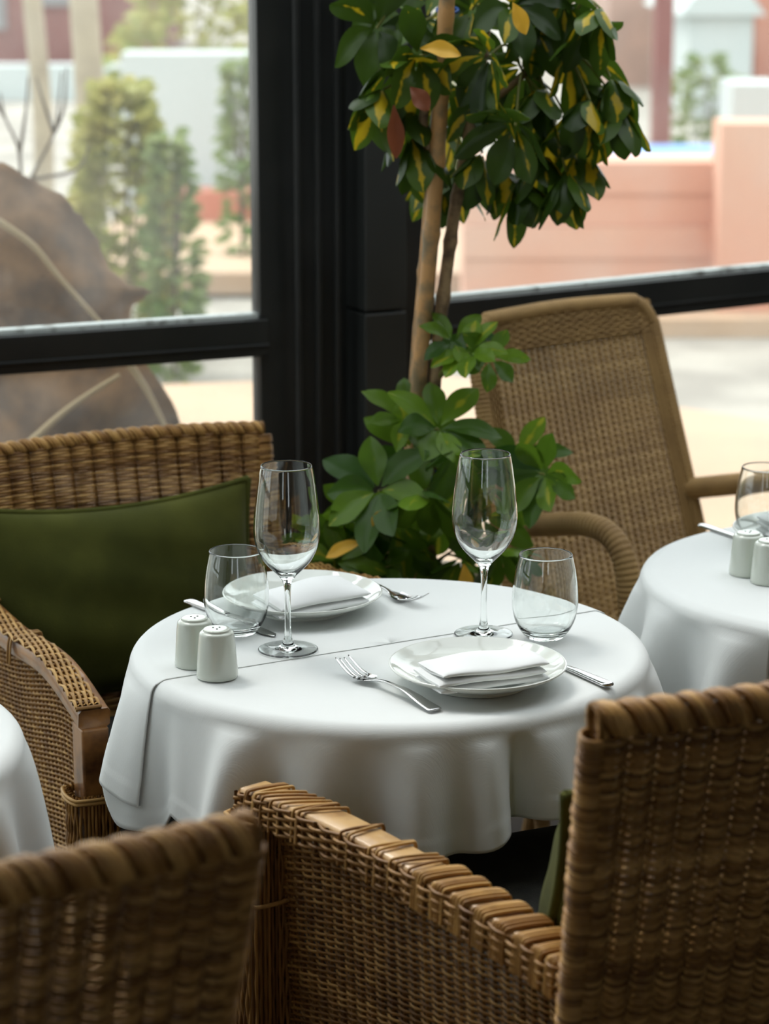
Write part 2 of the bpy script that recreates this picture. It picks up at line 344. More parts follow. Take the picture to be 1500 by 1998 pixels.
# ------------------------------------------------------------------ table and cloth
def interp_c(keys, th):
    k = sorted(keys); a = [k[-1][0]-360]+[q[0] for q in k]+[k[0][0]+360]; v = [k[-1][1]]+[q[1] for q in k]+[k[0][1]]
    t = th % 360
    for i in range(len(a)-1):
        if a[i] <= t <= a[i+1]:
            f = (t-a[i])/(a[i+1]-a[i]+1e-9); f = f*f*(3-2*f); return v[i]*(1-f)+v[i+1]*f
    return v[0]
def cloth_mesh(R, zt, hem, folds, th0, th1, dr=0, dz=0, n=420, closed=False, seed=0, ext=None):
    """hem: (deg, drop) keys; folds: (deg, amp, width)"""
    r_ = random.Random(seed); ph = [r_.uniform(0, 6.28) for _ in range(6)]
    rc = .02; cols = []
    ths = np.linspace(th0, th1, n, endpoint=not closed)
    for th in ths:
        a = math.radians(th); drop = interp_c(hem, th)
        L = []
        flat = [0, .03, .08, .14, .2, .25, .28]
        for q in flat:
            L.append((q*(R-rc)/.3, 0, 0))
        for q in range(9):
            A = q/8*PI/2*.92; L.append((R-rc+rc*math.sin(A), rc*(1-math.cos(A)), q/8*.15))
        f0 = 0
        for c, am, wd in folds:
            d = (th-c+180) % 360-180; f0 += am*math.exp(-(d/wd)**2)
        f0 += .0035*math.sin(a*9+ph[0])+.0025*math.sin(a*17+ph[1])+.0012*math.sin(a*31+ph[2])
        for q in range(1, 31):
            t = q/30; d = rc+t*(drop-rc)
            g = t**.55
            L.append((R+.020*t**.8+f0*g*1.6+(.0009 if d > drop-.024 else 0), d, t))
        # hem: doubled edge
        r, d, t = L[-1]; L.append((r-.0015, d+.0003, 1)); L.append((r-.0035, d-.001, 1))
        col = []
        for r, d, t in L:
            z = zt-d+dz
            if d == 0 and r > .02: z += .0002*math.sin(r*40+ph[3])*math.sin(a*3+ph[4])
            rr = r+(dr if d > .004 else 0)
            col.append((rr*math.cos(a), rr*math.sin(a), z))
        cols.append(col)
    return np.array(cols)
HEM_IN = .0
def table(cx, cy, R, label, lab_under, lab_over, phi, hem_u, hem_o, folds, seed, grp=None):
    t = empty('round_table', (cx, cy, 0), 0, label, 'table')
    b = MB(); b.lathe([(0, .705), (R-.012, .705), (R-.006, .709), (R-.006, .722), (R-.012, .727), (0, .727)], 64); b.build('tabletop', M['tabledark'], t)
    b = MB(); b.lathe([(0, .02), (.03, .02), (.035, .06), (.028, .12), (.025, .6), (.05, .69), (.09, .706), (0, .706)], 24); b.build('pedestal', M['tabledark'], t)
    for k in range(4):
        a = k*PI/2+.4; b = MB(); P = smooth_path([(.02*math.cos(a), .02*math.sin(a), .1), (.14*math.cos(a), .14*math.sin(a), .07), (.24*math.cos(a), .24*math.sin(a), .018)], 10)
        b.tube(P, np.linspace(.022, .014, 10), 8); b.build('leg', M['tabledark'], t)
    b = MB(); b.grid(cloth_mesh(R, .735, hem_u, folds, 0, 360, closed=True, seed=seed), close_u=True, flip=True)
    u = b.build('tablecloth', M['cloth']); u.location = (cx, cy, -.001); tag(u, lab_under, 'tablecloth')
    b = MB(); b.grid(cloth_mesh(R, .735, hem_o, folds, phi, phi+180, dr=.003, n=300, seed=seed), flip=False)
    o = b.build('cloth_topper', M['cloth']); o.location = (cx, cy, 0); tag(o, lab_over, 'tablecloth')
    m = o.modifiers.new('thick', 'SOLIDIFY'); m.thickness = .0008; m.offset = 1
    return t
TC = Vector((.008, 2.912, 0)); TR = .325; TZ = .7352
table(TC.x, TC.y, TR, 'round cafe table in the centre, set for two and covered by white linen',
      'white linen cloth of the centre table, folds hanging in front towards the camera',
      'white linen topper over the far half of the centre table, corner hanging left', 28.8,
      [(0, .13), (60, .11), (120, .11), (175, .11), (192, .12), (203, .19), (211, .185), (219, .15), (230, .152), (240, .148), (250, .142), (262, .142), (276, .147), (284, .146), (292, .128), (305, .115), (330, .125)],
      [(28, .13), (60, .13), (120, .13), (175, .137), (190, .142), (209, .156)],
      [(196, .014, 8), (212, -.006, 8), (237, .034, 4.5), (246, -.014, 5), (258, .010, 5), (266, -.014, 5), (275, .012, 5), (284, -.004, 4), (289, .014, 4), (296.5, -.020, 2.4), (304, .018, 5), (318, -.01, 6), (330, .018, 7), (350, .01, 8)], 3)
table(.685, 3.25, .325, 'round cafe table at the right edge by the tan woven chair',
      'white linen cloth falling in folds over the right hand table',
      'white linen topper over the window side of the right hand table', 55,
      [(0, .2), (90, .15), (180, .15), (220, .16), (235, .24), (260, .24), (300, .2)],
      [(55, .15), (120, .15), (180, .2), (200, .2), (215, .215), (235, .2)],
      [(176, .02, 6), (186, -.012, 5), (198, .022, 6), (212, -.01, 6), (226, .022, 6), (240, -.012, 5), (250, .02, 6), (270, -.01, 7), (285, .02, 7)], 5)
table(-.725, 2.53, .325, 'round cafe table at the left edge behind the blurred chair back',
      'white linen cloth falling over the left hand table with one deep fold',
      'white linen topper over the near half of the left hand table', 60,
      [(0, .24), (330, .24), (300, .22), (270, .2), (90, .16), (180, .16)],
      [(240, .2), (300, .22), (330, .24), (360, .235), (420, .2)],
      [(352, -.012, 6), (340, .028, 7), (325, -.02, 8), (310, .03, 8), (290, -.01, 8), (8, .02, 8)], 9)

# ------------------------------------------------------------------ wicker
def weave(mb, S, nu, nv, hw, amp, rows_amp=0, flat=.6, ppc=5, tone=(.2, .9), rib=False, stake_r=.0025, ss=1.0):
    """S(u,v)->(P,N) vectorised. strands run along u, stakes along v"""
    us = np.linspace(0, 1, nu*ppc+1)
    for i in range(nv):
        v = (i+.5)/nv; P, N = S(us, np.full_like(us, v))
        sgn = 1 if i % 2 else -1
        if rib: off = amp*np.abs(np.sin(PI*us*nu))**.55+rows_amp*sgn*np.cos(PI*us*nu)
        else: off = amp*sgn*np.cos(PI*us*nu)
        Pj = P+N*off[:, None]
        mb.tube(Pj, hw, 5, N=N, flat=flat, tone=float(rng.uniform(*tone)), cap=False)
        if rib:                                    # the strand at the back of the double wall
            Pk = P-N*(off+stake_r)[:, None]
            mb.tube(Pk, hw, 4, N=N, flat=flat, tone=float(rng.uniform(*tone)), cap=False)
    vs = np.linspace(0, 1, 14)
    for j in range(nu+1):
        P, N = S(np.full_like(vs, j/nu), vs); mb.tube(P, stake_r, 5, tone=float(rng.uniform(.0, .5)), cap=False)
def patch(c00, c10, c11, c01, bow=0, topcurve=0):
    """corners: (u0v0, u1v0, u1v1, u0v1)"""
    c = [np.array(k, float) for k in (c00, c10, c11, c01)]
    n = np.cross(c[1]-c[0], c[3]-c[0]); n /= np.linalg.norm(n)
    def S(u, v):
        u = np.asarray(u)[:, None]; v = np.asarray(v)[:, None]
        P = c[0]*(1-u)*(1-v)+c[1]*u*(1-v)+c[2]*u*v+c[3]*(1-u)*v
        P = P+n*bow*4*u*(1-u)
        if topcurve: P = P+np.array([0, 0, topcurve])*4*u*(1-u)*v
        d = bow*4*(1-2*u)
        ed = (c[1]-c[0])/np.linalg.norm(c[1]-c[0]); wd_ = np.linalg.norm(c[1]-c[0])
        N = n-ed*(d/wd_); N = N/np.linalg.norm(N, axis=1)[:, None]
        return P, N
    return S
def braid(mb, path, r, pitch, strands=5, sr=.0028, up=(0, 0, 1), side=None, tone=(.3, .95)):
    """chunky border: overlapping bundles of strands rolling over the rim"""
    P = smooth_path(path, 200); seg = np.linalg.norm(np.diff(P, axis=0), axis=1); s = np.concatenate([[0], np.cumsum(seg)]); Ltot = s[-1]
    up = np.array(up, float)
    def at(x):
        x = np.clip(x, 0, Ltot); p = np.stack([np.interp(x, s, P[:, k]) for k in range(3)], -1)
        x2 = np.clip(x+.002, 0, Ltot); x1 = np.clip(x-.002, 0, Ltot)
        t = np.stack([np.interp(x2, s, P[:, k])-np.interp(x1, s, P[:, k]) for k in range(3)], -1); t /= np.linalg.norm(t, axis=1)[:, None]
        return p, t
    n = int(Ltot/pitch)
    for k in range(-1, n+1):
        for j in range(strands):
            f = np.linspace(0, 1, 16); ang = -1.9+3.8*f
            x = (k+.0)*pitch+j*sr*1.6+f*pitch*1.15
            p, t = at(x); sd = np.cross(t, up); sd /= np.linalg.norm(sd, axis=1)[:, None]; u = np.cross(sd, t)
            rr = r*(1+.25*np.sin(PI*f))+.0022*math.cos((j-(strands-1)/2)/strands*PI)
            Q = p+sd*(rr*np.sin(ang))[:, None]+u*(rr*np.cos(ang))[:, None]
            nn = sd*np.sin(ang)[:, None]+u*np.cos(ang)[:, None]
            mb.tube(Q, sr, 5, N=nn, tone=float(rng.uniform(*tone)), cap=False)
    mb.tube(P[::6], r*.8, 8, tone=.25)
def wrap(mb, path, r, pitch, sr, up=None, tone=(.15, .85), squash=1.0, ref=(1, 0, 0)):
    """strand wrapped round a post: one ring after the other"""
    P = smooth_path(path, 120); seg = np.linalg.norm(np.diff(P, axis=0), axis=1); s = np.concatenate([[0], np.cumsum(seg)])
    n = max(2, int(s[-1]/pitch)); a = np.linspace(0, 2*PI, 13)
    for k in range(n):
        x = (k+.5)*pitch; p = np.array([np.interp(x, s, P[:, c]) for c in range(3)])
        i = min(int(np.searchsorted(s, x)), 118); t = P[i+1]-P[i]; t /= np.linalg.norm(t)
        e = np.array(ref, float); e = e-t*e.dot(t); e /= np.linalg.norm(e); g = np.cross(t, e)
        rr = r*(1+.05*rng.standard_normal())
        Q = p+np.outer(np.cos(a), e)*rr+np.outer(np.sin(a), g)*rr*squash+np.outer(a/(2*PI)-.5, t)*pitch
        mb.tube(Q, sr, 5, tone=float(rng.uniform(*tone)), cap=False)
    mb.tube(P[::8], r*.93, 10, tone=.05)
def bar(mb, P, wd, h, N=(0, 0, 1), tone=.5):
    """rectangular section bar along P"""
    P = np.asarray(P, float); T = np.gradient(P, axis=0); T /= np.linalg.norm(T, axis=1)[:, None]
    N = np.broadcast_to(np.array(N, float), P.shape); B = np.cross(T, N); B /= np.linalg.norm(B, axis=1)[:, None]; N = np.cross(B, T)
    c = h*.14
    sec = [(-wd/2+c, -h/2), (wd/2-c, -h/2), (wd/2, -h/2+c), (wd/2, h/2-c), (wd/2-c, h/2), (-wd/2+c, h/2), (-wd/2, h/2-c), (-wd/2, -h/2+c)]
    R = np.stack([P+B*x-(-N)*y for x, y in sec], 1); base = mb.n
    mb.grid(R, close_v=True, tone=tone, flip=True); mb.add([P[0], P[-1]], tone=tone); k = 8; n = len(P); c0, c1 = mb.n-2, mb.n-1
    mb.t.append(np.array([(c0, base+j, base+(j+1) % k) for j in range(k)]+[(c1, base+(n-1)*k+(j+1) % k, base+(n-1)*k+j) for j in range(k)]))

def wicker_chair(loc, rz, label, shortl=0, rim=(.0145, .027, 4, .0033), zb=.95, hb=.285, hbb=.235, af=(.36, .285), ab=(.22, -.22), azf=.68, azb=.66, seatx=0, arm_style='lash', sides=(-1, 1), rib=.027, backy=-.36, seed=1, grp=None, full=True):
    global rng; rng = np.random.default_rng(seed)
    root = empty('wicker_armchair', loc, rz, label, 'armchair', grp)
    zs = .36
    # backrest
    y_at = lambda z: -.20+(backy+.20)*(z-.3)/(zb-.3)
    x_at = lambda z: hbb+(hb-hbb)*(z-.3)/(zb-.3)
    zt = zb-.018
    S = patch((x_at(.1), y_at(.1), .1), (-x_at(.1), y_at(.1), .1), (-x_at(zt), y_at(zt), zt), (x_at(zt), y_at(zt), zt), bow=-.03, topcurve=.012)
    m = MB(); nu = int(round(2*hb/rib)); pitch = .0044
    weave(m, S, nu, int((zt-.1)/pitch), pitch*.51, .0118, rows_amp=.0012, rib=True, flat=.7, ppc=8, stake_r=.003, tone=(.05, 1))
    m.build('backrest', M['wicker'], root)
    # its rolled border, along the top
    us = np.linspace(0.0, 1.0, 12); P, N = S(us, np.ones(12)); P = P+np.array([0, 0, .004])
    m = MB(); braid(m, P, *rim); m.build('back_rim', M['wicker'], root)
    for sd in (-1, 1):
        vs = np.linspace(0, 1, 8); P, N = S(np.full(8, 0. if sd > 0 else 1.), vs)
        m = MB(); wrap(m, P, .0135, .0042, .0023, ref=(1, 0, 0)); m.build('back_post', M['wicker'], root)
        m = MB(); p = P[0]; m.tube([(p[0], p[1], 0.0), (p[0], p[1]+.005, .12)], .013, 10, tone=.2); m.build('leg', M['armwood'], root)
    # arms, side panels and front posts
    for sd in sides:
        fx, fy = af[0]*sd, af[1]-(shortl if sd < 0 else 0); bx, by = ab[0]*sd, ab[1]
        out = np.array([sd*(af[1]-ab[1]), -(af[0]-ab[0])*1.0, 0]); out /= np.linalg.norm(out)     # outward normal of the side
        fw = np.array([fx-bx, fy-by, 0]); fw /= np.linalg.norm(fw)
        if arm_style == 'lash': A = smooth_path([(bx, by, azb-.01), (bx+(fx-bx)*.33, by+(fy-by)*.33, azb+.012), (bx+(fx-bx)*.7, by+(fy-by)*.7, azf+.005), (fx, fy, azf)], 60)
        else: A = smooth_path([(bx, by, azb+.01), (bx+(fx-bx)*.33, by+(fy-by)*.33, azb+.012), (bx+(fx-bx)*.7, by+(fy-by)*.7, azf+.012), (fx, fy, azf-.012)], 60)
        A = A-np.array([0, 0, .014])
        arm = MB(); bar(arm, A, .042, .026); ao = arm.build('armrest', M['armwood_light'] if arm_style == 'lash' else M['armwood'], root)
        Ls = np.linalg.norm(A[-1]-A[0]); la = MB()
        inn = -out
        def loop(s, skew, h=.016, wd=.024, sr=.0018, side_drop=.022, tn=(.35, .95)):
            i = s*59; k = int(min(i, 58)); p = A[k]+(A[k+1]-A[k])*(i-k)
            pts = [p-out*wd-np.array([0, 0, h])-fw*skew, p-out*wd+np.array([0, 0, h*.7])-fw*skew*.8, p-out*wd*.7+np.array([0, 0, h])-fw*skew*.6,
                   p+out*wd*.7+np.array([0, 0, h])+fw*skew*.6, p+out*wd+np.array([0, 0, h*.6])+fw*skew, p+out*(wd+.003)-np.array([0, 0, side_drop])+fw*skew]
            la.tube(smooth_path(pts, 22), sr, 6, tone=float(rng.uniform(*tn)), cap=False)
        if arm_style == 'lash':
            for s, sk_ in ((.925, .006), (.915, .007), (.89, .005), (.89, .006), (.86, .018), (.83, .02), (.80, .02), (.775, .018), (.745, .01), (.735, .006), (.72, .016), (.60, .008), (.59, .0), (.515, .010), (.505, .004), (.455, .012), (.44, .012), (.42, .004)):
                loop(s, sk_)
            k = .395
            while k > .02:                          # bundles over the rear half
                for j in range(5): loop(k-j*.0072, .010, h=.0165+.002*math.sin(j/4*PI), tn=(.45, 1))
                k -= .052
        else:
            for s in (.03, .05, .40, .42): loop(s, .008)
        # woven band: on the outer side of the arm (lash) or lying on its top
        if arm_style == 'lash':
            def Sb(u, v):
                k = u*59; i = np.minimum(k.astype(int), 58); p = A[i]+(A[i+1]-A[i])*(k-i)[:, None]
                return p+out*(.024)+np.array([0, 0, 1])*(.011-.034*v)[:, None], np.broadcast_to(out, p.shape)
            weave(la, Sb, 26, 7, .0023, .003, flat=.8, ppc=4, tone=(.3, .95))
        else:
            def Sb(u, v):
                k = u*59; i = np.minimum(k.astype(int), 58); p = A[i]+(A[i+1]-A[i])*(k-i)[:, None]
                wv = (v-.5)*.034-.007
                return p-out*wv[:, None]*-1*-1+np.array([0, 0, .0165]), np.broadcast_to(np.array([0, 0, 1.]), p.shape)
            weave(la, Sb, 22, 9, .0022, .0032, flat=.8, ppc=4, tone=(.5, 1))
        lo = la.build('arm_binding', M['wicker'], ao)
        # side panel: plain weave from below the arm down
        a0 = A[2]-out*.004; a1 = A[-4]-out*.004
        def Ss(u, v, a0=a0, a1=a1, out=out):
            k = 2+u*52; i = np.minimum(k.astype(int), 58); p = A[i]+(A[i+1]-A[i])*(k-i)[:, None]-out*.004
            top = p[:, 2]-.012; z = .1+(top-.1)*v
            q = p.copy(); q[:, 2] = z; q -= out*(.03*(1-v))[:, None]
            return q, np.broadcast_to(out, q.shape)
        m = MB(); weave(m, Ss, 28, 150, .0018, .0030, flat=.8, ppc=4, stake_r=.0026); m.build('side_panel', M['wicker'], root)
        # front post: woven box column with upright strands
        top = A[-1]-fw*.018; m = MB()
        if arm_style != 'lash':
            w_ = MB(); w_.beam(top+np.array([0, 0, -.012]), top+np.array([0, 0, -.135]), .044, .036, up=out); wo_ = w_.build('post_block', M['armwood'], root, smooth=False); bevel(wo_, .003)
            zt_ = top[2]-.10
        else: zt_ = top[2]-.012
        m.beam((top[0], top[1], .03), (top[0], top[1], zt_-.01), .036, .03, up=out, tone=.05)
        for q in range(44):
            a = q/44*2*PI; ex, ey = math.cos(a), math.sin(a); kx = .031/max(abs(ex), abs(ey))**.6; 
            zz = np.linspace(.06, zt_, 44); wob = .0018*np.sin(zz*120+q*PI)
            ln = (kx*ex)*out[:, None]+(ky_ := kx*ey*.9)*fw[:, None]
            P = np.stack([top[0]+ln[0]+wob*(out[0]*ex+fw[0]*ey), top[1]+ln[1]+wob*(out[1]*ex+fw[1]*ey), zz], -1)
            m.tube(P, .0022, 5, tone=float(rng.uniform(.1, .7)), cap=False)
        for zz in (zt_-.004, zt_-.009, zt_-.10, .34, .335):
            a = np.linspace(0, 2*PI, 25); kk = .036/np.maximum(np.abs(np.cos(a)), np.abs(np.sin(a)))**.6
            P = np.array([top[0], top[1], zz])+np.outer(kk*np.cos(a), out)+np.outer(kk*np.sin(a)*.9, fw)
            m.tube(P, .0026, 5, tone=.85, cap=False)
        m.build('front_post', M['wicker'], root)
        m = MB(); m.tube([(top[0], top[1], 0), (top[0], top[1], .08)], .016, 10, tone=.2); m.build('leg', M['armwood'], root)
    # seat deck and front apron
    m = MB(); n = 8
    c = [(-ab[0]+.0, -.22), (ab[0], -.22), (af[0]-.045, af[1]-.03+seatx), (-af[0]+.045, af[1]-.03+seatx)]
    m.add([(x, y, z) for z in (zs, zs+.03) for x, y in c], [(0, 3, 2, 1), (4, 5, 6, 7), (0, 1, 5, 4), (1, 2, 6, 5), (2, 3, 7, 6), (3, 0, 4, 7)], tone=.15)
    m.build('seat', M['wicker'], root, smooth=False)
    Sf = patch((-af[0]+.06, af[1]-.03, .1), (af[0]-.06, af[1]-.03, .1), (af[0]-.06, af[1]-.03, zs), (-af[0]+.06, af[1]-.03, zs))
    m = MB(); weave(m, Sf, 26, 50, .0022, .003, flat=.75, ppc=4); m.build('apron', M['wicker'], root)
    return root
def seat_pad(parent_xf, hwf, hwb, y0, y1, z, th, m, label):
    mb = MB(); n = 26; a = np.linspace(-1, 1, n); P = []
    for sgn in (1, -1):
        G = np.zeros((n, n, 3))
        for i, u in enumerate(a):
            for j, v in enumerate(a):
                hw = hwb+(hwf-hwb)*(v+1)/2
                e = (1-abs(u)**8)*(1-abs(v)**8); G[i, j] = (u*hw, y0+(y1-y0)*(v+1)/2, z+th/2+sgn*th/2*max(e, 0)**.35)
        mb.grid(G, flip=(sgn < 0))
    o = mb.build('seat_cushion', m); o.location = parent_xf[0]; o.rotation_euler = (0, 0, parent_xf[1])
    return tag(o, label, 'cushion')
def cushion(loc, rot, w_, h_, th, label, piping=True):
    """scatter cushion: stands in its local XZ plane, origin at the base"""
    mb = MB(); n = 40; a = np.linspace(-1, 1, n); root = empty('scatter_cushion', loc); root.rotation_euler = rot; tag(root, label, 'cushion')
    U, V = np.meshgrid(a, a, indexing='ij')
    pin = lambda u, v: (1-.08*(1-np.abs(v)**2)*np.abs(u)**3, 1-.15*(1-np.abs(u)**2)*np.abs(v)**3)
    kx, kz = pin(U, V)
    prof = np.clip((1-np.abs(U)**2.6)*(1-np.abs(V)**2.6), 0, 1)**.55
    wr = 1+.05*np.sin(U*5+V*3)+.03*np.sin(V*11-U*4)
    for sgn in (1, -1):
        P = np.stack([U*kx*w_/2, sgn*th/2*prof*wr, h_/2+V*kz*h_/2], -1); mb.grid(P, flip=(sgn > 0))
    mb.build('cover', M['olive'], root)
    t = np.linspace(-1, 1, 40); e = []
    for (u, v) in [(x, -1) for x in t]+[(1, x) for x in t]+[(-x, 1) for x in t]+[(-1, -x) for x in t]:
        k1, k2 = pin(np.array(u*1.), np.array(v*1.)); e.append((u*k1*w_/2, 0, h_/2+v*k2*h_/2))
    mb = MB(); mb.tube(e, .0055, 8); mb.build('piping', M['olive'], root)
    return root

RB = math.radians(24); OB = Vector((.298, 2.44, 0))
wicker_chair(OB, RB, 'brown wicker armchair in the right foreground seen from behind, honey wood arm', seatx=.13, seed=3)
seat_pad((OB, RB), .28, .20, -.18, .41, .392, .15, M['blackfelt'], 'black felt seat pad in the right foreground wicker armchair')
RC = math.radians(26); OC = Vector((-.516, 1.933, 0))
wicker_chair(OC, RC, 'brown wicker armchair in the left foreground, closest and most blurred', seed=5)
RA = math.radians(207); OA = Vector((-.275, 3.345, 0))
wicker_chair(OA, RA, 'brown wicker armchair against the left window holding the wide olive cushion', zb=.845, hb=.262, hbb=.24, af=(.273, .327), ab=(.25, -.2), azf=.655, azb=.64, arm_style='woven', rim=(.008, .02, 4, .0026), shortl=.17, seed=8, rib=.034, backy=-.34)
seat_pad((OA, RA), .24, .22, -.18, .25, .392, .07, M['blackfelt'], 'black seat pad below the wide olive cushion')

def xf(o, r, p): return Vector((o.x+p[0]*math.cos(r)-p[1]*math.sin(r), o.y+p[0]*math.sin(r)+p[1]*math.cos(r), p[2]))
cushion(xf(OA, RA, (.03, -.165, .472)), (math.radians(14), 0, RA), .45, .315, .13, 'wide olive green cushion with piped edge in the left window armchair')
cushion(xf(OB, RB, (-.025, -.10, .535)), (math.radians(19), 0, RB), .40, .29, .20, 'olive green cushion edge showing behind the right foreground chair back')

# ------------------------------------------------------------------ the tan woven chair (right, by the window)
def cord_tube(mb, path, r, tone=(.3, .8), pitch=.0075, k=12):
    P0 = smooth_path(path, 160); seg = np.linalg.norm(np.diff(P0, axis=0), axis=1); s = np.concatenate([[0], np.cumsum(seg)])
    n = int(s[-1]/pitch*5); x = np.linspace(0, s[-1], n); P = np.stack([np.interp(x, s, P0[:, c]) for c in range(3)], -1)
    # smooth once more
    for _ in range(2): P[1:-1] = (P[:-2]+P[1:-1]*2+P[2:])/4
    rr = r*(1+.13*np.abs(np.sin(x/pitch*PI)))
    mb.tube(P, rr, k, tone=.4)
RF = math.radians(218)
def tan_chair(loc, rz, label):
    global rng; rng = np.random.default_rng(4)
    root = empty('woven_armchair', loc, rz, label, 'armchair')
    hb, ht = .235, .205; zt = .965; z0 = .34
    yb = lambda z: -.20-.17*(z-.4)/.55
    xb = lambda z: hb+(ht-hb)*(z-.4)/.55
    # frame of the back
    m = MB(); L = []
    cr_ = .05
    for z in np.linspace(.12, zt-cr_, 8): L.append((-xb(z), yb(z), z))
    for a in np.linspace(0, PI/2, 6)[1:]: L.append((-xb(zt)+cr_*(1-math.cos(a)), yb(zt-cr_+cr_*math.sin(a)), zt-cr_+cr_*math.sin(a)))
    Rr = [(-x, y, z) for x, y, z in L[::-1]]
    cord_tube(m, L+[(0, yb(zt)-.004, zt+.004)]+Rr, .0125); m.build('back_frame', M['lloyd'], root)
    S = patch((xb(z0), yb(z0), z0), (-xb(z0), yb(z0), z0), (-xb(zt), yb(zt), zt), (xb(zt), yb(zt), zt), bow=0)
    m = MB(); weave(m, S, 30, 118, .0029, .0017, flat=.5, ppc=4, tone=(.1, 1), stake_r=.0032); m.build('backrest', M['lloyd'], root)
    m = MB()
    for (v0, v1, nn) in ((.915, 1, 10),):
        for i in range(nn):
            v = v0+(v1-v0)*i/nn; us = np.linspace(0, 1, 121); P, N = S(us, np.full_like(us, v)); m.tube(P+N*(.004+.0015*np.sin(us*PI*30+i*PI))[:, None], .0027, 5, N=N, tone=float(rng.uniform(0, .5)), cap=False)
    for u0, sg in ((0.0, 1), (1, -1)):
        for i in range(7):
            vs = np.linspace(0, 1, 160); P, N = S(np.full_like(vs, u0+sg*(.012+i*.011)), vs); m.tube(P+N*(.004+.0012*np.sin(vs*PI*90+i*PI))[:, None], .0026, 5, N=N, tone=float(rng.uniform(0, .5)), cap=False)
    m.build('back_border', M['lloyd'], root)
    for sd in (-1, 1):
        z_a = .645
        pth = [(sd*xb(z_a), yb(z_a), z_a-.01), (sd*.25, -.12, z_a+.028), (sd*.262, -.02, z_a+.05), (sd*.266, .04, z_a+.045), (sd*.268, .075, z_a+.012), (sd*.268, .09, z_a-.06), (sd*.265, .10, .42), (sd*.26, .12, .2), (sd*.255, .14, 0)]
        m = MB(); cord_tube(m, pth, .0175, pitch=.0085); m.build('armrest', M['lloyd'], root)
        m = MB(); cord_tube(m, [(sd*xb(.2), yb(.2), .2), (sd*.24, -.2, .0)], .015); m.build('leg', M['lloyd'], root)
    m = MB(); c = [(-.24, -.2), (.24, -.2), (.25, .12), (-.25, .12)]
    m.add([(x, y, z) for z in (.34, .37) for x, y in c], [(0, 3, 2, 1), (4, 5, 6, 7), (0, 1, 5, 4), (1, 2, 6, 5), (2, 3, 7, 6), (3, 0, 4, 7)]); so = m.build('seat', M['lloyd'], root, smooth=False); bevel(so, .006)
    m = MB(); us = np.linspace(0, 1, 100)
    for i in range(14): m.tube(np.stack([-.25+.5*us, np.full(100, .124)+.001*np.sin(us*PI*60+i*PI), np.full(100, .30+i*.005)], -1), .0026, 5, tone=float(rng.uniform(.1, .9)), cap=False)
    m.build('apron', M['lloyd'], root)
    return root
OF = Vector((.535, 3.83, 0))
tan_chair(OF, RF, 'tan woven cord armchair with rounded arms in front of the right window')
seat_pad((OF, RF), .235, .215, -.19, .12, .372, .06, M['cream'], 'cream seat pad on the tan woven armchair')

# ------------------------------------------------------------------ tableware
def wine_glass_profile():
    out = [(0, .0006), (.012, .0005), (.03, .0001), (.0355, 0), (.0364, .0001), (.0371, .0005), (.0374, .0010), (.0371, .0015), (.0364, .0019), (.035, .0021), (.027, .0026), (.018, .0034), (.011, .0052), (.0075, .0085), (.0055, .0135), (.0042, .022), (.0038, .04), (.0038, .062), (.0043, .078), (.0062, .088), (.011, .0955), (.0195, .104), (.0285, .114), (.0355, .126), (.0395, .138), (.0412, .150), (.0411, .160), (.0400, .175), (.0382, .192), (.0360, .209), (.0336, .2245), (.0316, .2345)]
    inn = [(.0310, .2352), (.0304, .2345), (.0325, .2242), (.0349, .209), (.0371, .192), (.0389, .175), (.0400, .160), (.0401, .150), (.0384, .139), (.0343, .1275), (.0270, .116), (.0175, .1065), (.009, .1005), (.003, .0985), (0, .0982)]
    return out, inn
def dens(prof, m=4):
    P = smooth_path([(x, y, 0) for x, y in prof], (len(prof)-1)*m+1); P[:, 0] = np.maximum(P[:, 0], 0); return [(p[0], p[1]) for p in P]
def wine_glass(px, py, label, z=TZ, grp=None):
    p = onz(px, py, z); out, inn = wine_glass_profile()
    m = MB(); prof = dens(out)+dens(inn); m.lathe(prof, 72)
    o = m.build('wine_glass', M['glass']); p.z += .0009; o.location = p; return tag(o, label, 'wine glass', grp)
def water_glass(px, py, label, z=TZ):
    p = onz(px, py, z)
    out = [(0, .0006), (.018, .0004), (.0235, .0016), (.0275, .006), (.0335, .0145), (.0385, .026), (.0412, .040), (.0418, .052), (.0408, .068), (.0385, .086), (.0355, .1005), (.0338, .1088)]
    inn = [(.0331, .1096), (.0324, .1088), (.0341, .1003), (.0371, .086), (.0394, .068), (.0404, .052), (.0398, .040), (.0371, .0275), (.0318, .0165), (.025, .0105), (.015, .0082), (0, .0078)]
    m = MB(); m.lathe(dens(out)+dens(inn), 72); o = m.build('water_glass', M['glass']); o.location = p; return tag(o, label, 'water glass')
wine_glass(562, 1269, 'wine glass on the left of the centre table, before the olive cushion')
wine_glass(943, 1239, 'wine glass on the right of the centre table, behind the near plate')
water_glass(462, 1236, 'stemless water glass behind the two shakers on the centre table')
water_glass(1062, 1244, 'stemless water glass right of the near plate on the centre table')
water_glass(1487, 1053, 'stemless water glass on the right hand table')

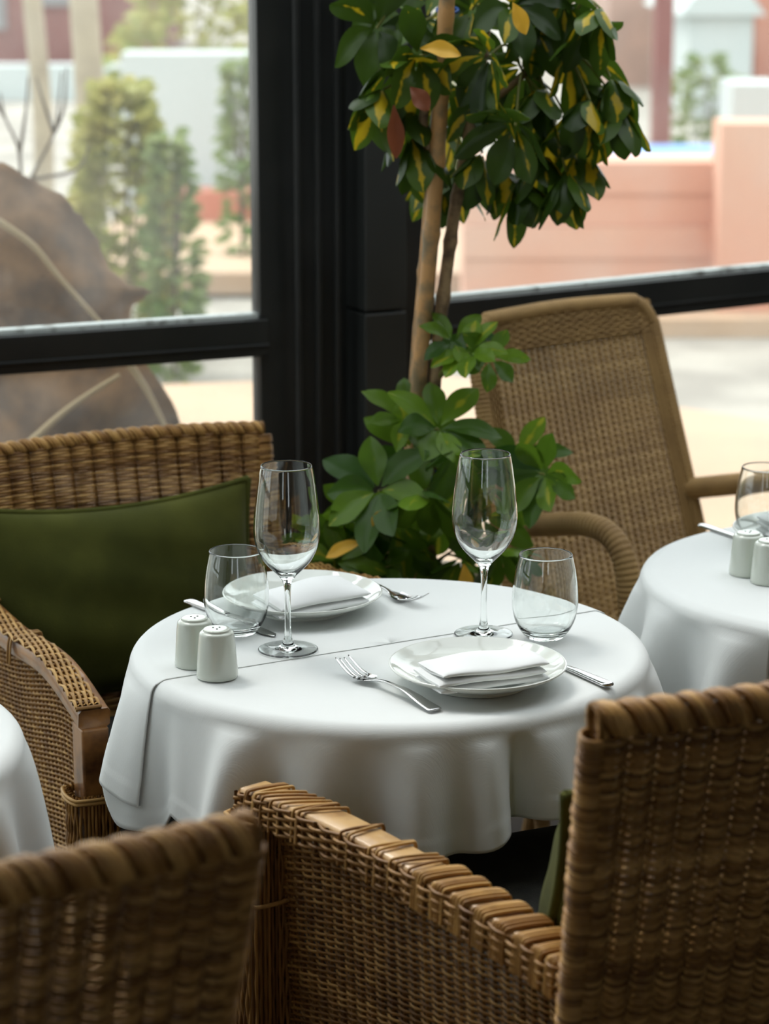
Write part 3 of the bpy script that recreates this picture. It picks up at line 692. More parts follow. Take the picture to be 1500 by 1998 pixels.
def plate(loc, label, R=.106):
    m = MB()
    pr = [(0, .0045), (.045, .0045), (.056, .003), (.057, .0), (.0605, 0), (.062, .004), (.075, .0085), (.09, .0145), (.1, .0195), (.1052, .0232), (.106, .0246), (.1052, .0256), (.1035, .0254), (.098, .0222), (.088, .0165), (.074, .0118), (.06, .0088), (.04, .0080), (0, .0078)]
    m.lathe([(a*R/.106, b) for a, b in dens(pr, 3)], 96)
    o = m.build('dinner_plate', M['china']); o.location = loc; return tag(o, label, 'plate')
pf = onz(932, 1294, TZ+.024); pf.z = TZ; pb = onz(589, 1154, TZ+.024); pb.z = TZ
plate(pf, 'white plate nearest the camera, holding the squarely folded napkin')
plate(pb, 'white plate at the back of the centre table, under the puffy napkin')

def napkin(corners, zb, layers, th, label, puff=0, seed=0, sagc=None):
    """corners: A,B,C,D on the ground plan (world xy); fold edge runs along D-C (front)"""
    r_ = random.Random(seed); A, B_, Cc, D = [np.array((c.x, c.y)) for c in corners]
    ctr = (A+B_+Cc+D)/4; m = MB(); n = 44
    for L in range(layers):
        k = 1-.012*L; ins = [(q-ctr)*k+ctr for q in (A, B_, Cc, D)]
        off = np.array((r_.uniform(-.002, .002), r_.uniform(-.002, .002)))+np.array((.001, .003))*L
        # closed cross-section across the fold (v), swept along u; front and back edges rounded
        us = np.linspace(0, 1, n); a = np.linspace(0, 2*PI, 36, endpoint=False); G = np.zeros((n, 36, 3))
        for i, u in enumerate(us):
            pf_ = ins[3]*(1-u)+ins[2]*u; pb_ = ins[0]*(1-u)+ins[1]*u
            for j, q in enumerate(a):
                cx = math.copysign(abs(math.cos(q))**.35, math.cos(q)); cz = math.copysign(abs(math.sin(q))**.75, math.sin(q))
                v = .5+.5*cx; xy = pb_*(1-v)+pf_*v+off
                bulge = puff*math.sin(PI*u)**.8*math.sin(PI*min(max(v, 0), 1))**.8
                zc = zb+th*(L+.5)+bulge*(L+1)/layers
                t_ = th*(.5+.04*math.sin(u*9+L*2))
                endf = min(1, min(u, 1-u)*14+.35)
                wv = .0005*math.sin(u*8+v*3+L*2)+.0004*math.sin(v*6-u*4+seed)
                z = zc+cz*t_*endf*1.02+wv*(L+.4)
                G[i, j] = (xy[0], xy[1], z)
        m.grid(G, close_v=True)
        for e, fl in ((0, 1), (n-1, 0)):
            base = m.n; ring = G[e]; m.add(np.vstack([ring, ring.mean(0)[None]]))
            m.t.append(np.array([(base+36, base+(j if fl else (j+1) % 36), base+((j+1) % 36 if fl else j)) for j in range(36)]))
    o = m.build('folded_napkin', M['napkin']); return tag(o, label, 'napkin')
zn = TZ+.0205
napkin([onz(806, 1288, zn+.02), onz(1017, 1256, zn+.02), onz(1070, 1290, zn+.02), onz(858, 1320, zn+.02)], TZ+.0155, 3, .0078, 'squarely folded white napkin on the plate nearest the camera', puff=.003, seed=2)
napkin([onz(490, 1152, zn+.015), onz(655, 1115, zn+.015), onz(722, 1150, zn+.015), onz(545, 1182, zn+.015)], TZ+.0135, 2, .0095, 'soft puffy white napkin on the back plate', puff=.012, seed=5)

def shaker(px, py, label, z=TZ):
    p = onz(px, py, z); root = empty('shaker', p, rz=.4, label=label, cat='shaker')
    m = MB(); m.lathe(dens([(0, .0005), (.0225, .0005), (.0246, .0022), (.0250, .005), (.0240, .02), (.0225, .04), (.0212, .052), (.0203, .0555), (.0180, .0572), (.0165, .0575), (.0160, .0590), (.0155, .0600), (.012, .0606), (0, .0608)], 3), 48); m.build('body', M['china2'], root)
    m = MB()
    for k in range(3):
        a = k*2.1+.3; m.lathe([(0, .0612), (.0012, .0612), (.0012, .0604)], 10, c=(.0045*math.cos(a), .0045*math.sin(a), 0))
    m.build('pour_holes', M['hole'], root); return root
sh1 = shaker(381, 1297, 'cream shaker standing behind the other on the centre table')
sh2 = shaker(424, 1320, 'front shaker of the pair on the centre table, at the cloth edge')
shaker(1457, 1120, 'shaker on the right hand table, further from the camera')
shaker(1499, 1136, 'shaker at the picture edge on the right hand table, the nearer one')

def fork(tip, end, label):
    """tip, end on table plane (Vectors); local: +x towards tines"""
    L = (tip-end).to_2d().length; a = math.atan2(tip.y-end.y, tip.x-end.x); m = MB()
    xs = np.linspace(0, L*.70, 40); t = xs/(L*.70)
    wd = np.interp(t, [0, .04, .25, .6, .82, .9, 1], [.0075, .0098, .0078, .0040, .0030, .0042, .0115])
    zc = np.interp(t, [0, .12, .45, .8, 1], [.0022, .0035, .0115, .0105, .0045])
    zc = np.convolve(np.pad(zc, 4, mode='edge'), np.ones(9)/9, 'valid'); th = np.interp(t, [0, .3, .85, 1], [.0026, .0028, .0028, .0015])
    ang = np.arange(16)*2*PI/16
    G = np.zeros((40, 16, 3))
    for i in range(40):
        for j, q in enumerate(ang): G[i, j] = (xs[i], wd[i]*math.cos(q), zc[i]+th[i]/2*math.copysign(abs(math.sin(q))**.8, math.sin(q)))
    # hollow of the head
    m.grid(G, close_v=True, flip=True); m.add([G[0].mean(0)]); m.t.append(np.array([(m.n-1, (j+1) % 16, j) for j in range(16)]))
    xh = np.linspace(L*.69, L*.80, 14); vv = np.linspace(-1, 1, 13)
    for sg in (0, 1):
        H_ = np.zeros((14, 13, 3))
        for i, x in enumerate(xh):
            f = i/13; ww = np.interp(f, [0, .5, 1], [.0105, .0128, .0130])
            for j, v in enumerate(vv): H_[i, j] = (x, ww*v, .0042-.0024*math.sin(f*PI*.6)+.0026*v*v+(.0014 if sg else 0))
        m.grid(H_, flip=bool(sg))
    m2 = MB()
    for k in range(4):
        y0 = (-1.5+k)*.0067; x = np.linspace(L*.785, L, 16); f = np.linspace(0, 1, 16)
        P = np.stack([x, y0*(1-.06*f), .0030+.0022*(abs(k-1.5)/1.5)**2+.014*f**1.7], -1); m2.tube(P, np.interp(f, [0, .85, 1], [.0021, .0016, .0008]), 8, N=(0, 0, 1), flat=.65)
    root = empty('fork', (end.x, end.y, TZ), a, label, 'fork'); m.build('handle', M['steel'], root); m2.build('tines', M['steel'], root); return root
fork(onz(667, 1287, TZ+.015), onz(851, 1389, TZ), 'steel fork left of the near plate, tines up')
fork(onz(826, 1167, TZ+.014), Vector((-.0655, 3.215, 0)), 'steel fork at the back plate, handle under its rim')
def knife(end, d, label, L=.205, z=TZ):
    a = math.atan2(d.y, d.x); h = MB(); n = 24
    xs = np.linspace(0, L*.46, n); wd = np.interp(xs/(L*.46), [0, .03, .3, .9, 1], [.0070, .0088, .0078, .0058, .0048]); th = np.interp(xs/(L*.46), [0, .1, .8, 1], [.0042, .005, .0046, .003])
    ang = np.arange(16)*2*PI/16; sg = lambda c, e: math.copysign(abs(c)**e, c)
    G = np.array([[(xs[i], wd[i]*sg(math.cos(q), .6), .0028+th[i]/2*sg(math.sin(q), .6)) for q in ang] for i in range(n)])
    h.grid(G, close_v=True, flip=True); h.add([G[0].mean(0)]); h.t.append(np.array([(h.n-1, (j+1) % 16, j) for j in range(16)]))
    bl = MB(); n = 20; f = np.linspace(0, 1, n); x = L*.45+f*L*.55
    lo = np.interp(f, [0, .08, .5, .85, 1], [-.0045, -.0078, -.0092, -.0088, -.002]); hi = np.interp(f, [0, .1, .8, .95, 1], [.0045, .0062, .0068, .005, .0005])
    G = np.array([[(x[i], hi[i], .0030), (x[i], hi[i], .0016), (x[i], lo[i], .0022), (x[i], (hi[i]+lo[i])/2, .0032)] for i in range(n)])
    bl.grid(G, close_v=True)
    root = empty('table_knife', (end.x, end.y, z), a, label, 'knife'); h.build('handle', M['steel'], root); bl.build('blade', M['steel'], root, smooth=False); return root
ke = onz(1188, 1341, TZ); knife(ke, onz(1098, 1303, TZ)-ke, 'steel knife handle sticking out from under the near plate', L=.19)
ke = onz(366, 1175, TZ); knife(ke, onz(532, 1242, TZ)-ke, 'steel knife left of the back plate, seen through the water glass')
ke = onz(1367, 1027, TZ); knife(ke, onz(1450, 1056, TZ)-ke, 'blurred steel knife on the right hand table')
pr = onz(1572, 1036, TZ+.02); pr.z = TZ; plate(pr, 'white plate at the picture edge on the right hand table')
napkin([pr+Vector((-.07, .02, 0)), pr+Vector((.04, .06, 0)), pr+Vector((.075, -.02, 0)), pr+Vector((-.045, -.055, 0))], TZ+.0135, 3, .009, 'folded white napkin on the right hand table', puff=.006, seed=9)

# ------------------------------------------------------------------ the potted umbrella plant
def leaflet(mb, base, d, nrm, L, W, droop, tone, cup=.25):
    d = np.array(d, float); d /= np.linalg.norm(d); nrm = np.array(nrm, float); nrm -= d*nrm.dot(d); nrm /= np.linalg.norm(nrm); sd = np.cross(d, nrm)
    nt, nw = 11, 7; t = np.linspace(0, 1, nt); w_ = W*np.clip(np.sin(PI*np.clip(t, 0, 1)**1.25)**.75, .02, 1); w_[0] = W*.05; w_[-1] = W*.06
    cen = np.zeros((nt, 3)); p = np.array(base, float); dirn = d.copy(); g = np.array([0, 0, -1.])
    for i in range(nt):
        cen[i] = p; dirn = dirn+g*droop/nt; dirn /= np.linalg.norm(dirn); p = p+dirn*L/(nt-1)
    v = np.linspace(-1, 1, nw); G = cen[:, None]+sd*(w_[:, None]*v)[:, :, None]+nrm*(np.abs(v)*w_[:, None]*cup-.0)[:, :, None]
    G = G+nrm*(.0012*np.sin(t*13+tone*9))[:, None, None]*v[None, :, None]
    U = np.stack([np.broadcast_to((v+1)/2, (nt, nw)), np.broadcast_to(t[:, None], (nt, nw))], -1).reshape(-1, 2)
    mb.grid(G, tone=tone, uv=U)
def cluster(mb, c, axis, n, L, W, spread, droop, r_, tone=(0, 1)):
    axis = np.array(axis, float); axis /= np.linalg.norm(axis)
    e = np.cross(axis, [0.3, .1, 1]); e /= np.linalg.norm(e); g = np.cross(axis, e); ph = r_.uniform(0, 6.28)
    for k in range(n):
        a = ph+k*2*PI/n+r_.uniform(-.15, .15); rad = e*math.cos(a)+g*math.sin(a)
        sp = spread+r_.uniform(-.15, .15); d = axis*math.cos(sp)+rad*math.sin(sp); nm = axis*math.sin(sp)-rad*math.cos(sp)
        l = L*r_.uniform(.72, 1.1); c0 = np.array(c)+d*.008
        leaflet(mb, c0, d, nm, l, W*r_.uniform(.85, 1.1), droop*r_.uniform(.6, 1.3), r_.uniform(*tone))
r_ = random.Random(21)
PX, PY = .06, 3.74
plant = empty('potted_umbrella_plant', (PX, PY, 0), 0, 'tall umbrella plant on bamboo canes in a cream pot by the black corner post', 'plant')
def loc(p): return np.array([p[0]-PX, p[1]-PY, p[2]])
m = MB(); m.lathe(dens([(0, 0), (.078, 0), (.085, .01), (.105, .3), (.118, .5), (.121, .545), (.128, .55), (.128, .585), (.122, .59), (.114, .585), (.112, .53), (.0, .53)], 3), 56); m.build('pot', M['pot'], plant)
m = MB(); m.lathe([(.112, .535), (.08, .542), (.03, .55), (0, .552)], 32); m.build('soil', M['soil'], plant)
def stem(name, pts, r, mt, k=12, nodes=None):
    P = smooth_path([loc(ony(*q)) for q in pts], 70); rr = np.interp(np.linspace(0, 1, 70), np.linspace(0, 1, len(r)), r)
    if nodes:
        x = np.linspace(0, 1, 70)
        for nd in np.arange(.04, 1, nodes): rr = rr+.0022*np.exp(-((x-nd)/.006)**2)
    mb = MB(); mb.tube(P, rr, k); return mb.build(name, mt, plant), P
_, S1 = stem('cane', [(800, 1160, 3.74), (815, 780, 3.70), (846, 400, 3.68), (872, 0, 3.66), (884, -170, 3.66)], [.0125, .0115], M['cane'], nodes=.085)
_, S1b = stem('cane', [(783, 1160, 3.77), (803, 780, 3.73), (826, 500, 3.72), (858, 100, 3.71), (872, -150, 3.71)], [.007, .006], M['cane'], nodes=.11)
_, S2 = stem('trunk', [(838, 1160, 3.72), (846, 780, 3.70), (880, 460, 3.70), (915, 260, 3.72), (940, 120, 3.74), (960, -60, 3.76)], [.0105, .010, .009, .008, .007], M['bark'], nodes=.07)
_, S3 = stem('trunk', [(775, 1170, 3.78), (765, 1080, 3.8), (790, 1000, 3.77)], [.016, .014], M['bark'])
_, S4 = stem('trunk', [(857, 330, 3.7), (836, 290, 3.68), (826, 240, 3.68), (835, 180, 3.68)], [.008, .007], M['bark'])
_, S5 = stem('trunk', [(925, 225, 3.72), (1000, 165, 3.72), (1070, 100, 3.72), (1120, 40, 3.72)], [.006, .004], M['bark'])
_, S6 = stem('trunk', [(850, 740, 3.70), (870, 715, 3.70), (905, 695, 3.69)], [.005, .004], M['bark'])
for px, py in ((873, 20), (835, 925)):
    m = MB(); c = loc(ony(px, py, 3.69)); a = np.linspace(0, 2*PI, 20); m.tube(np.stack([c[0]+.016*np.cos(a), c[1]+.016*np.sin(a), c[2]+.004*np.sin(a)], -1), .0025, 6); m.build('tie', M['tie'], plant)
crown = MB(); pet = MB()
crowns = [(748, 175, -.02, -.9), (800, 265, .0, -1.2), (1190, 150, 0, -.9), (1130, 290, .02, -1.2), (870, 320, .02, -1.2), (765, 135, 0, -.5), (735, 55, .02, .2), (795, 205, .02, -1.2), (815, 110, -.03, .1), (865, 150, -.05, -.3), (900, 60, -.04, .3), (885, 385-60, -.02, -1.3), (955, 110, -.05, -.2), (1005, 245, -.06, -.4), (960, 190, 0, -.6),
          (1060, 170, 0, -.8), (1105, 335, -.03, -1.3), (1150, 195, -.02, -1.1), (1205, 205, 0, -1.0), (1110, 110, .02, -.2), (1175, 20, -.02, -.8), (1045, 60, .02, .3), (1010, 350, .0, -1.3), (880, 60, .04, .5), (1000, 15, -.02, .5),
          (1100, 5, .02, -.2), (1055, 300, .03, -1.1), (940, 300, .02, -1.1), (975, 330, .04, -1.2), (1085, 240, .04, -.9), (830, 40, .04, .5), (1130, 160, .05, -.9), (1020, 130, .06, -.3), (920, 20, .05, .3), (870, 240, .05, -.6), (760, 10, .05, .2), (1080, 70, .06, 0),
          (900, 170, .04, -.4), (950, 40, .02, .2), (1040, 210, -.04, -.9), (990, 90, -.06, 0), (800, 60, .0, .0), (1090, 385, .03, -1.3), (925, 130, .02, -.3), (1000, 180, .05, -.5), (1060, 20, .05, .3), (980, 260, .05, -.9)]
hub = [np.array(p) for p in (S2[58], S2[50], S5[30], S5[60], S5[45], S1[55])]
for (px, py, dy, ax) in crowns[:-9]:
    dy += .12 if 815 < px < 905 else 0; c = loc(ony(px, py, 3.70+dy)); a = r_.uniform(-.9, .9)
    axis = (math.sin(a)*.8, -.75+r_.uniform(-.3, .2), ax)
    cluster(crown, c, axis, r_.choice([6, 6, 7]), .096, .0225, 1.1 if ax > -.8 else .75, 1.3, r_)
    h = min(hub, key=lambda q: np.linalg.norm(q-c)); mid = (c+h)/2+np.array([0, 0, .03]); pet.tube(smooth_path([h, mid, c], 12), .0021, 6)
crown.build('crown_foliage', M['leaf_crown'], plant)
low = MB()
lows = [(915, 690, -.02, 1.2, 9, .058), (855, 838, -.04, .9, 8, .074), (738, 958, -.06, .5, 8, .085), (828, 960, -.07, -.9, 8, .080), (1062, 925, -.06, .2, 9, .070), (1010, 900, .0, .6, 7, .066), (890, 885, -.03, -.5, 7, .075), (670, 1030, -.03, -.2, 7, .075), (700, 1090, -.02, .2, 7, .07), (640, 1080, 0, .1, 7, .07),
        (770, 1080, .02, .3, 7, .06), (900, 1090, -.02, -.9, 6, .06), (975, 1075, -.04, -.7, 7, .065), (800, 880, .0, .5, 7, .07), (770, 1020, .0, -.2, 6, .07), (860, 1010, .03, -.8, 7, .075), (790, 820, .02, 1.0, 7, .06), (960, 960, .02, -.5, 6, .06), (745, 1110, -.06, .4, 6, .05), (610, 1100, .02, .4, 6, .06), (690, 1000, .03, .3, 7, .07), (720, 1070, .03, -.1, 7, .07), (660, 1100, -.05, .5, 7, .06), (830, 1080, .03, -.4, 6, .06), (940, 1020, .04, .1, 7, .07), (900, 950, .04, .3, 7, .07), (955, 700, .0, .3, 6, .05), (885, 670, .0, .9, 7, .05)]
for (px, py, dy, ax, n, L) in lows:
    c = loc(ony(px, py, 3.66+dy)); a = r_.uniform(-.8, .8)
    L *= 1.15; cluster(low, c, (math.sin(a)*.6, -.75, ax), n, L, L*.24, 1.15, .7, r_)
    k = int(np.argmin(np.linalg.norm(S2[:40]-c+np.array([0, 0, .06]), axis=1))); h = S2[k]; mid = (c+h)/2+np.array([0, 0, .02]); pet.tube(smooth_path([h, mid, c], 12), .0019, 6)
low.build('lower_foliage', M['leaf_low'], plant)
pet.build('leaf_stalks', M['petiole'], plant)['kind'] = 'stuff'
m = MB()
for (px, py, d, nm, L, W) in ((708, 1058, (-1, -.1, -.15), (0, -.7, .7), .062, .012), (742, 995, (-.4, -.3, -.8), (0, -1, .1), .03, .008), (905, 1100, (.1, -.2, -1), (.3, -1, 0), .05, .012), (820, 95, (1, -.1, .1), (0, -.8, .5), .06, .014), (1000, 5, (.4, -.2, -.7), (0, -1, 0), .05, .012)):
    leaflet(m, loc(ony(px, py, 3.56)), d, nm, L, W, .5, .5)
m.build('yellow_leaves', M['leaf_yellow'], plant, label='yellowed leaves')
m = MB()
for (px, py, d, L) in ((768, 205, (.05, -.1, -1), .078), (800, 170, (.5, -.2, -.5), .045)):
    leaflet(m, loc(ony(px, py, 3.60)), d, (.4, -1, 0), L, .014, .3, .5)
m.build('withered_leaf', M['leaf_red'], plant, label='withered red brown leaves')

# ------------------------------------------------------------------ outside
M['sand'] = mat('pale sandy terrace', (.52, .36, .24), .9, noise=(1.2, (.40, .28, .19), 5, .35, .7))
M['gravel'] = mat('grey beige gravel', (.35, .325, .28), .95, noise=(2.2, (.24, .22, .19), 8, .4, .62))
M['terra'] = mat('terracotta render', (.60, .29, .20), .9, noise=(1.5, (.62, .38, .28), 5, .3, .7))
M['terra2'] = mat('red terracotta tiles', (.42, .15, .10), .9, noise=(2, (.5, .24, .17), 5, .3, .7))
M['brick'] = mat('dark red brick', (.16, .055, .05), .9, noise=(2, (.22, .09, .08), 5, .3, .7))
M['white'] = mat('whitewashed wall', (.50, .54, .53), .8, noise=(1, (.42, .47, .46), 4, .3, .7))
M['grey'] = mat('grey concrete', (.25, .25, .25), .8, noise=(2, (.17, .17, .18), 4, .3, .7))
M['blue'] = mat('blue pool cover', (.12, .28, .62), .5)
M['dry'] = mat('dried brown leaf', (.27, .145, .065), .85, noise=(11, (.10, .05, .022), 10, .38, .62), bump=(30, .6, .004), trans=.15)
M['rib'] = mat('pale leaf rib', (.42, .31, .17), .7)
M['paletrunk'] = mat('pale tree bark', (.42, .36, .26), .9, noise=(8, (.3, .25, .18), 5, .35, .7))
M['twig'] = mat('bare grey twig', (.12, .1, .08), .9)
M['shrub'] = mat('yellow green shrub leaves', (.24, .28, .07), .7, noise=(5, (.42, .36, .10), 4, .35, .7), trans=.3)
M['shrub_green'] = mat('green shrub leaves', (.12, .2, .06), .7, noise=(5, (.25, .28, .1), 4, .35, .7), trans=.3)
M['pinkwall'] = mat('pink brown stone', (.42, .26, .2), .9, noise=(3, (.3, .2, .16), 5, .3, .7))
b = MB(); b.add([(-60, -8, -.12), (80, -8, -.12), (80, 110, -.12), (-60, 110, -.12)], [(0, 1, 2, 3)]); struct(b, 'ground', M['gravel'])
def gpatch(pts, z, name, mt, label, cat):
    b = MB(); n = len(pts); ctr = np.mean(pts, axis=0); V = [(x, y, z) for x, y in pts]+[(x*1.0, y*1.0, z-.1) for x, y in pts]+[(ctr[0], ctr[1], z)]
    b.add(V, [(i, i+n, (i+1) % n+n, (i+1) % n) for i in range(n)], [(i, (i+1) % n, 2*n) for i in range(n)]); o = b.build(name, mt, smooth=False); o['kind'] = 'structure'; return o
gpatch([(-3, 4.9), (2.6, 6.6), (1.9, 7.4), (.9, 8.3), (.2, 8.8), (-3, 8.2)], -.02, 'trim_5', M['sand'], '', '')
# terracotta boundary wall with courses
wroot = empty('terracotta_wall', (2.2, 10.6, -.12), label='long terracotta garden wall with projecting courses beyond the right window', cat='wall')
b = MB()
for k in range(5): b.box((1.45, .25-.0*k, .07+k*.14), (6.6, .5-.05*(k % 2)-.03*k, .138))
b.build('courses', M['terra'], wroot, smooth=False)
for xx in (-.95,): 
    b = MB(); b.box((-.62, -.06, .44), (.28, .3, .9)); b.build('pier', M['terra'], wroot, smooth=False)
b = MB(); b.box((1.45, -.25, .03), (6.6, .3, .10)); b.build('kerb', M['sand'], wroot, smooth=False)
gpatch([(-1.5, 11.3), (7, 11.3), (7, 17), (-1.5, 17)], .0, 'trim_6', M['sand'], '', '')
pool = empty('swimming_pool', (1.48, 13.6, -.12), label='blue covered pool behind the terracotta wall', cat='pool')
b = MB(); b.box((.0, 0, .2), (.95, 1.6, .4)); b.build('basin', M['white'], pool, smooth=False)
b = MB(); b.box((.0, -.05, .42), (.9, 1.5, .06)); b.build('cover', M['blue'], pool, smooth=False)
# white wall behind, left of the corner
def block(name, px0, px1, pyt, D, m_, label, cat, depth=.4, zb=-.12, roof=None, wins=None):
    a = ony(px0, pyt, D); c = ony(px1, pyt, D); zt = a.z; r = empty(name, ((a.x+c.x)/2, D, zb), label=label, cat=cat)
    b = MB(); b.box((0, depth/2, (zt-zb)/2), (c.x-a.x, depth, zt-zb)); b.build('walls', m_, r, smooth=False)
    wd = c.x-a.x
    if roof is not None:
        b = MB(); h = roof; b.add([(-wd/2-.1, -.1, zt-zb), (wd/2+.1, -.1, zt-zb), (0, -.1, zt-zb+h), (-wd/2-.1, depth, zt-zb), (wd/2+.1, depth, zt-zb), (0, depth, zt-zb+h)], [(0, 3, 5, 2), (1, 2, 5, 4), (0, 1, 4, 3)], [(0, 2, 1), (3, 4, 5)])
        b.build('roof', m_ if roof > .4 else M['brick'], r, smooth=False)
    if wins:
        for (fx, fz, fw_, fh) in wins:
            b = MB(); b.box((fx*wd, -.02, fz*(zt-zb)), (fw_*wd, .06, fh*(zt-zb))); b.build('window', M['grey'], r, smooth=False)
    return r
block('garden_wall', 235, 870, 105, 13.8, M['white'], 'whitewashed garden wall seen through both windows behind the post', 'wall', wins=None)
block('stone_plinth', 330, 900, 375, 13.3, M['terra2'], 'red terracotta plinth along the foot of the whitewashed wall', 'plinth', depth=.3)
block('brick_house', -80, 275, -60, 30, M['brick'], 'dark red brick house at the top of the left window', 'house', depth=6, wins=[(-.35, .55, .2, .35), (.0, .72, .2, .2)])
block('low_white_wall', -40, 232, 128, 24, M['white'], 'low white wall before the dark red brick house', 'wall')
block('stone_house', 1190, 1330, -80, 26, M['pinkwall'], 'pinkish stone house at the top of the right window', 'house', depth=5, wins=[(.35, .5, .18, 1.0)])
block('brown_post', 1283, 1318, -80, 15.5, M['brick'], 'dark red brown post standing left of the white gabled shed', 'post', depth=.2)
block('white_shed', 1345, 1470, 30, 22, M['white'], 'white gabled shed at the upper right', 'shed', depth=3, roof=.5)
block('pillar', 1430, 1530, 165, 12.2, M['white'], 'pale square pillar behind the terracotta wall', 'pillar', depth=.5)
block('red_brick_house', 1480, 1700, -80, 24, M['terra2'], 'red brick house at the far upper right edge', 'house', depth=5)
def trunk(px, py, D, wdt, lean, label):
    p = ony(px, py, D); q = ony(px+lean, -120, D); m = MB(); p.z = -.12; m.tube(smooth_path([p, (p+q)/2+Vector((.04, 0, 0)), q], 30), np.linspace(wdt/2*1.15, wdt/2, 30), 14)
    P0 = Vector(p); o = m.build('tree_trunk', M['paletrunk']); o.data.transform(Matrix.Translation(-P0)); o.location = P0; return tag(o, label, 'tree')
trunk(78, 460, 11, .085, -28, 'slim pale tree trunk leaning left beyond the left window')
trunk(160, 470, 10.5, .12, -6, 'thick upright pale tree trunk beyond the left window')
def shrub(px, pyb, pyt, D, wpx, m_, label, n=420, seed=0, ls=.09):
    rr = random.Random(seed); b0 = ony(px, pyb, D); t0 = ony(px, pyt, D); h = t0.z-b0.z; wd = wpx/FPX*D; b0.z = -.12; h = t0.z-b0.z; root = empty('garden_shrub', (b0.x, D, b0.z-.01), label=label, cat='shrub')
    m = MB(); s = MB()
    for k in range(n):
        f = rr.random()**.8; a = rr.uniform(0, 6.28); rad = wd/2*math.sin(PI*min(f*.85+.12, 1))**.6*rr.random()**.4
        p = np.array([rad*math.cos(a), rad*math.sin(a)*.8, f*h]); d = np.array([math.cos(a), math.sin(a), rr.uniform(-.2, 1.2)])
        leaflet(m, p, d, (rr.uniform(-.5, .5), -.6, .8), ls*rr.uniform(.6, 1.2), ls*.3, .6, rr.random())
    for k in range(7):
        a = rr.uniform(0, 6.28); s.tube(smooth_path([(0, 0, 0), (wd*.12*math.cos(a), wd*.1*math.sin(a), h*.45), (wd*.3*math.cos(a), wd*.25*math.sin(a), h*.85)], 8), .004, 5)
    m.build('foliage', m_, root); s.build('stems', M['twig'], root); return root
shrub(245, 560, 170, 9.5, 190, M['shrub'], 'tall yellow green shrub beside the thick pale trunk', 900, 1)
shrub(335, 470, 260, 9.2, 90, M['shrub_green'], 'narrow green shrub before the whitewashed wall', 420, 2, .07)
shrub(470, 240, 110, 12, 60, M['shrub_green'], 'small green climber at the right side of the left window', 260, 3, .09)
shrub(390, 120, -60, 17, 330, M['shrub'], 'wide olive hedge rising above the whitewashed wall', 500, 4, .16)
shrub(1375, 235, 110, 17, 130, M['shrub_green'], 'dark bush before the white gabled shed', 200, 5, .12)
shrub(800, 300, -100, 17, 260, M['shrub'], 'pale hedge behind the crown of the umbrella plant', 300, 8, .16)
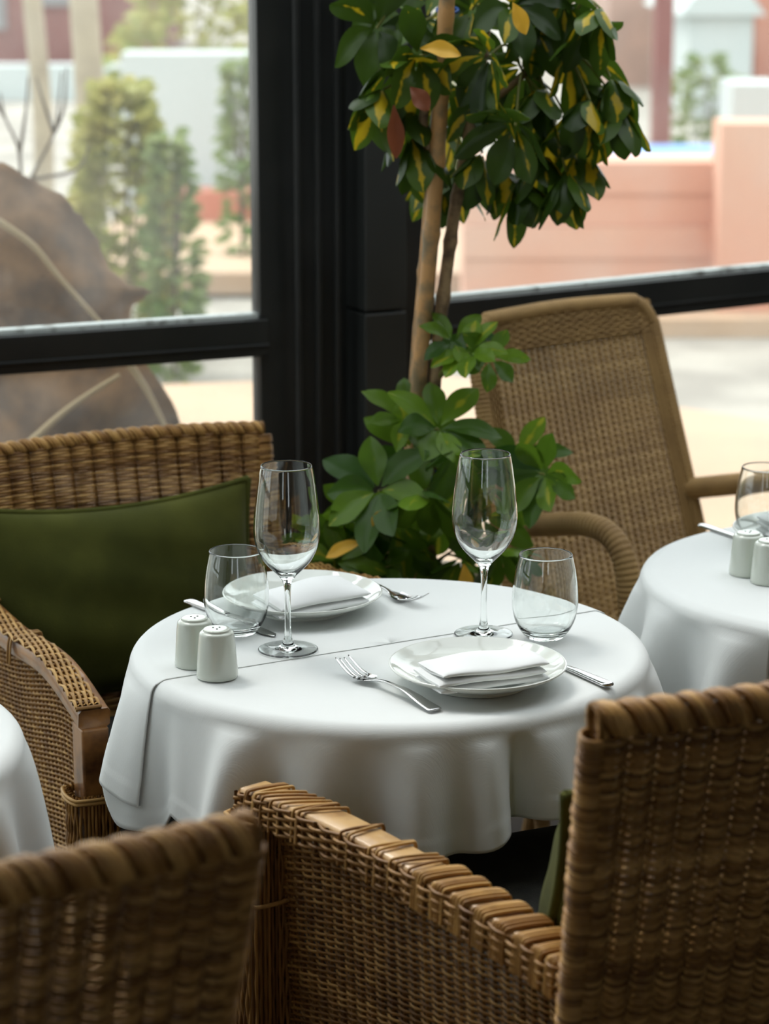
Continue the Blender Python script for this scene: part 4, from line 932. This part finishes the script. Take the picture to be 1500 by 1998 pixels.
# big dried leaves just outside the left window
def dried_leaf(outline, rib, D, dz, label):
    """outline of the blade as a polygon traced on its own plane, domed and given thickness"""
    P = [np.array(ony(x, y, D)) for x, y in outline]; ctr = np.mean(P, axis=0); root = empty('dried_leaf', tuple(ctr), label=label, cat='leaf')
    n = len(P); rings = 24; Ps = [np.mean([P[(j+q) % n] for q in range(-6, 7)], axis=0) for j in range(n)]; G = np.zeros((rings+1, n, 3)); rr = random.Random(3)
    ph = [rr.uniform(0, 6.28) for _ in range(n)]
    for i in range(rings+1):
        f = i/rings
        for j in range(n):
            q = (P[j]*f**7+Ps[j]*(1-f**7)-ctr)*f; q = q+np.array([0, dz*(f*f)+.012*math.sin(q[0]*16+q[2]*9)+.007*math.sin(q[2]*31-q[0]*12), 0]); G[i, j] = q
    m = MB(); m.grid(G, close_v=True); o = m.build('blade', M['dry'], root); s = o.modifiers.new('thick', 'SOLIDIFY'); s.thickness = .004
    m = MB(); zg = -.05-ctr[2]; zlo = min(p[2] for p in P)-ctr[2]; m.tube(smooth_path([(-.05, .06, zg), (-.02, .05, (zg+zlo)/2), (0, dz*.3+.01, zlo+.12)], 12), np.linspace(.014, .008, 12), 8); m.build('stalk', M['rib'], root)
    for r in rib:
        m = MB(); Q = [np.array(ony(x, y, D))-ctr+np.array([0, -.02, 0]) for x, y in r]; m.tube(smooth_path(Q, 20), np.linspace(.008, .004, 20), 8); m.build('rib', M['rib'], root)
    return root
def dense(pts, k=6, jit=4, seed=0):
    rr = random.Random(seed); out = []
    for i in range(len(pts)):
        a, b_ = pts[i], pts[(i+1) % len(pts)]
        for q in range(k): f = q/k; out.append((a[0]+(b_[0]-a[0])*f+rr.uniform(-jit, jit), a[1]+(b_[1]-a[1])*f+rr.uniform(-jit, jit)))
    return out
dried_leaf(dense([(-160, 360), (-60, 322), (0, 338), (50, 372), (95, 388), (130, 430), (165, 470), (200, 545), (235, 580), (285, 588), (240, 610), (230, 690), (200, 780), (60, 830), (-120, 800), (-200, 560)], 4, 4), [[(-40, 405), (60, 470), (120, 540), (215, 645)]], 4.75, .12, 'big dried brown leaf leaning outside the left window, its tip to the right')
dried_leaf(dense([(-60, 700), (60, 690), (180, 690), (260, 700), (330, 790), (360, 900), (200, 930), (-60, 930)], 4, 4, 2), [[(60, 860), (140, 790), (235, 728)], [(250, 700), (290, 760), (330, 840)]], 4.62, .06, 'dried brown leaf low outside the left window behind the wicker chair')
S_ = 0
m = MB(); rt = empty('bare_twig_shrub', tuple(ony(40, 420, 6.2)), label='bare forked twigs above the big dried leaf', cat='shrub'); o0 = np.array(ony(40, 420, 6.2))
m.tube(smooth_path([np.array((.04, .05, -.12))-o0*np.array((0, 0, 1)), np.array((0.02, .02, -.3)), np.zeros(3)], 12), np.linspace(.012, .006, 12), 6)
for pts in ([(40, 420), (60, 350), (105, 260), (115, 190), (120, 140)], [(40, 420), (38, 300), (10, 230), (0, 180)], [(38, 300), (50, 220), (55, 150)], [(105, 260), (85, 200), (70, 150)], [(105, 260), (125, 210), (130, 130)], [(60, 350), (150, 330), (175, 280)], [(10, 230), (-10, 190), (-20, 120)]):
    m.tube(smooth_path([np.array(ony(x, y, 6.2))-o0 for x, y in pts], 16), np.linspace(.006, .002, 16), 5)
m.build('twigs', M['twig'], rt)
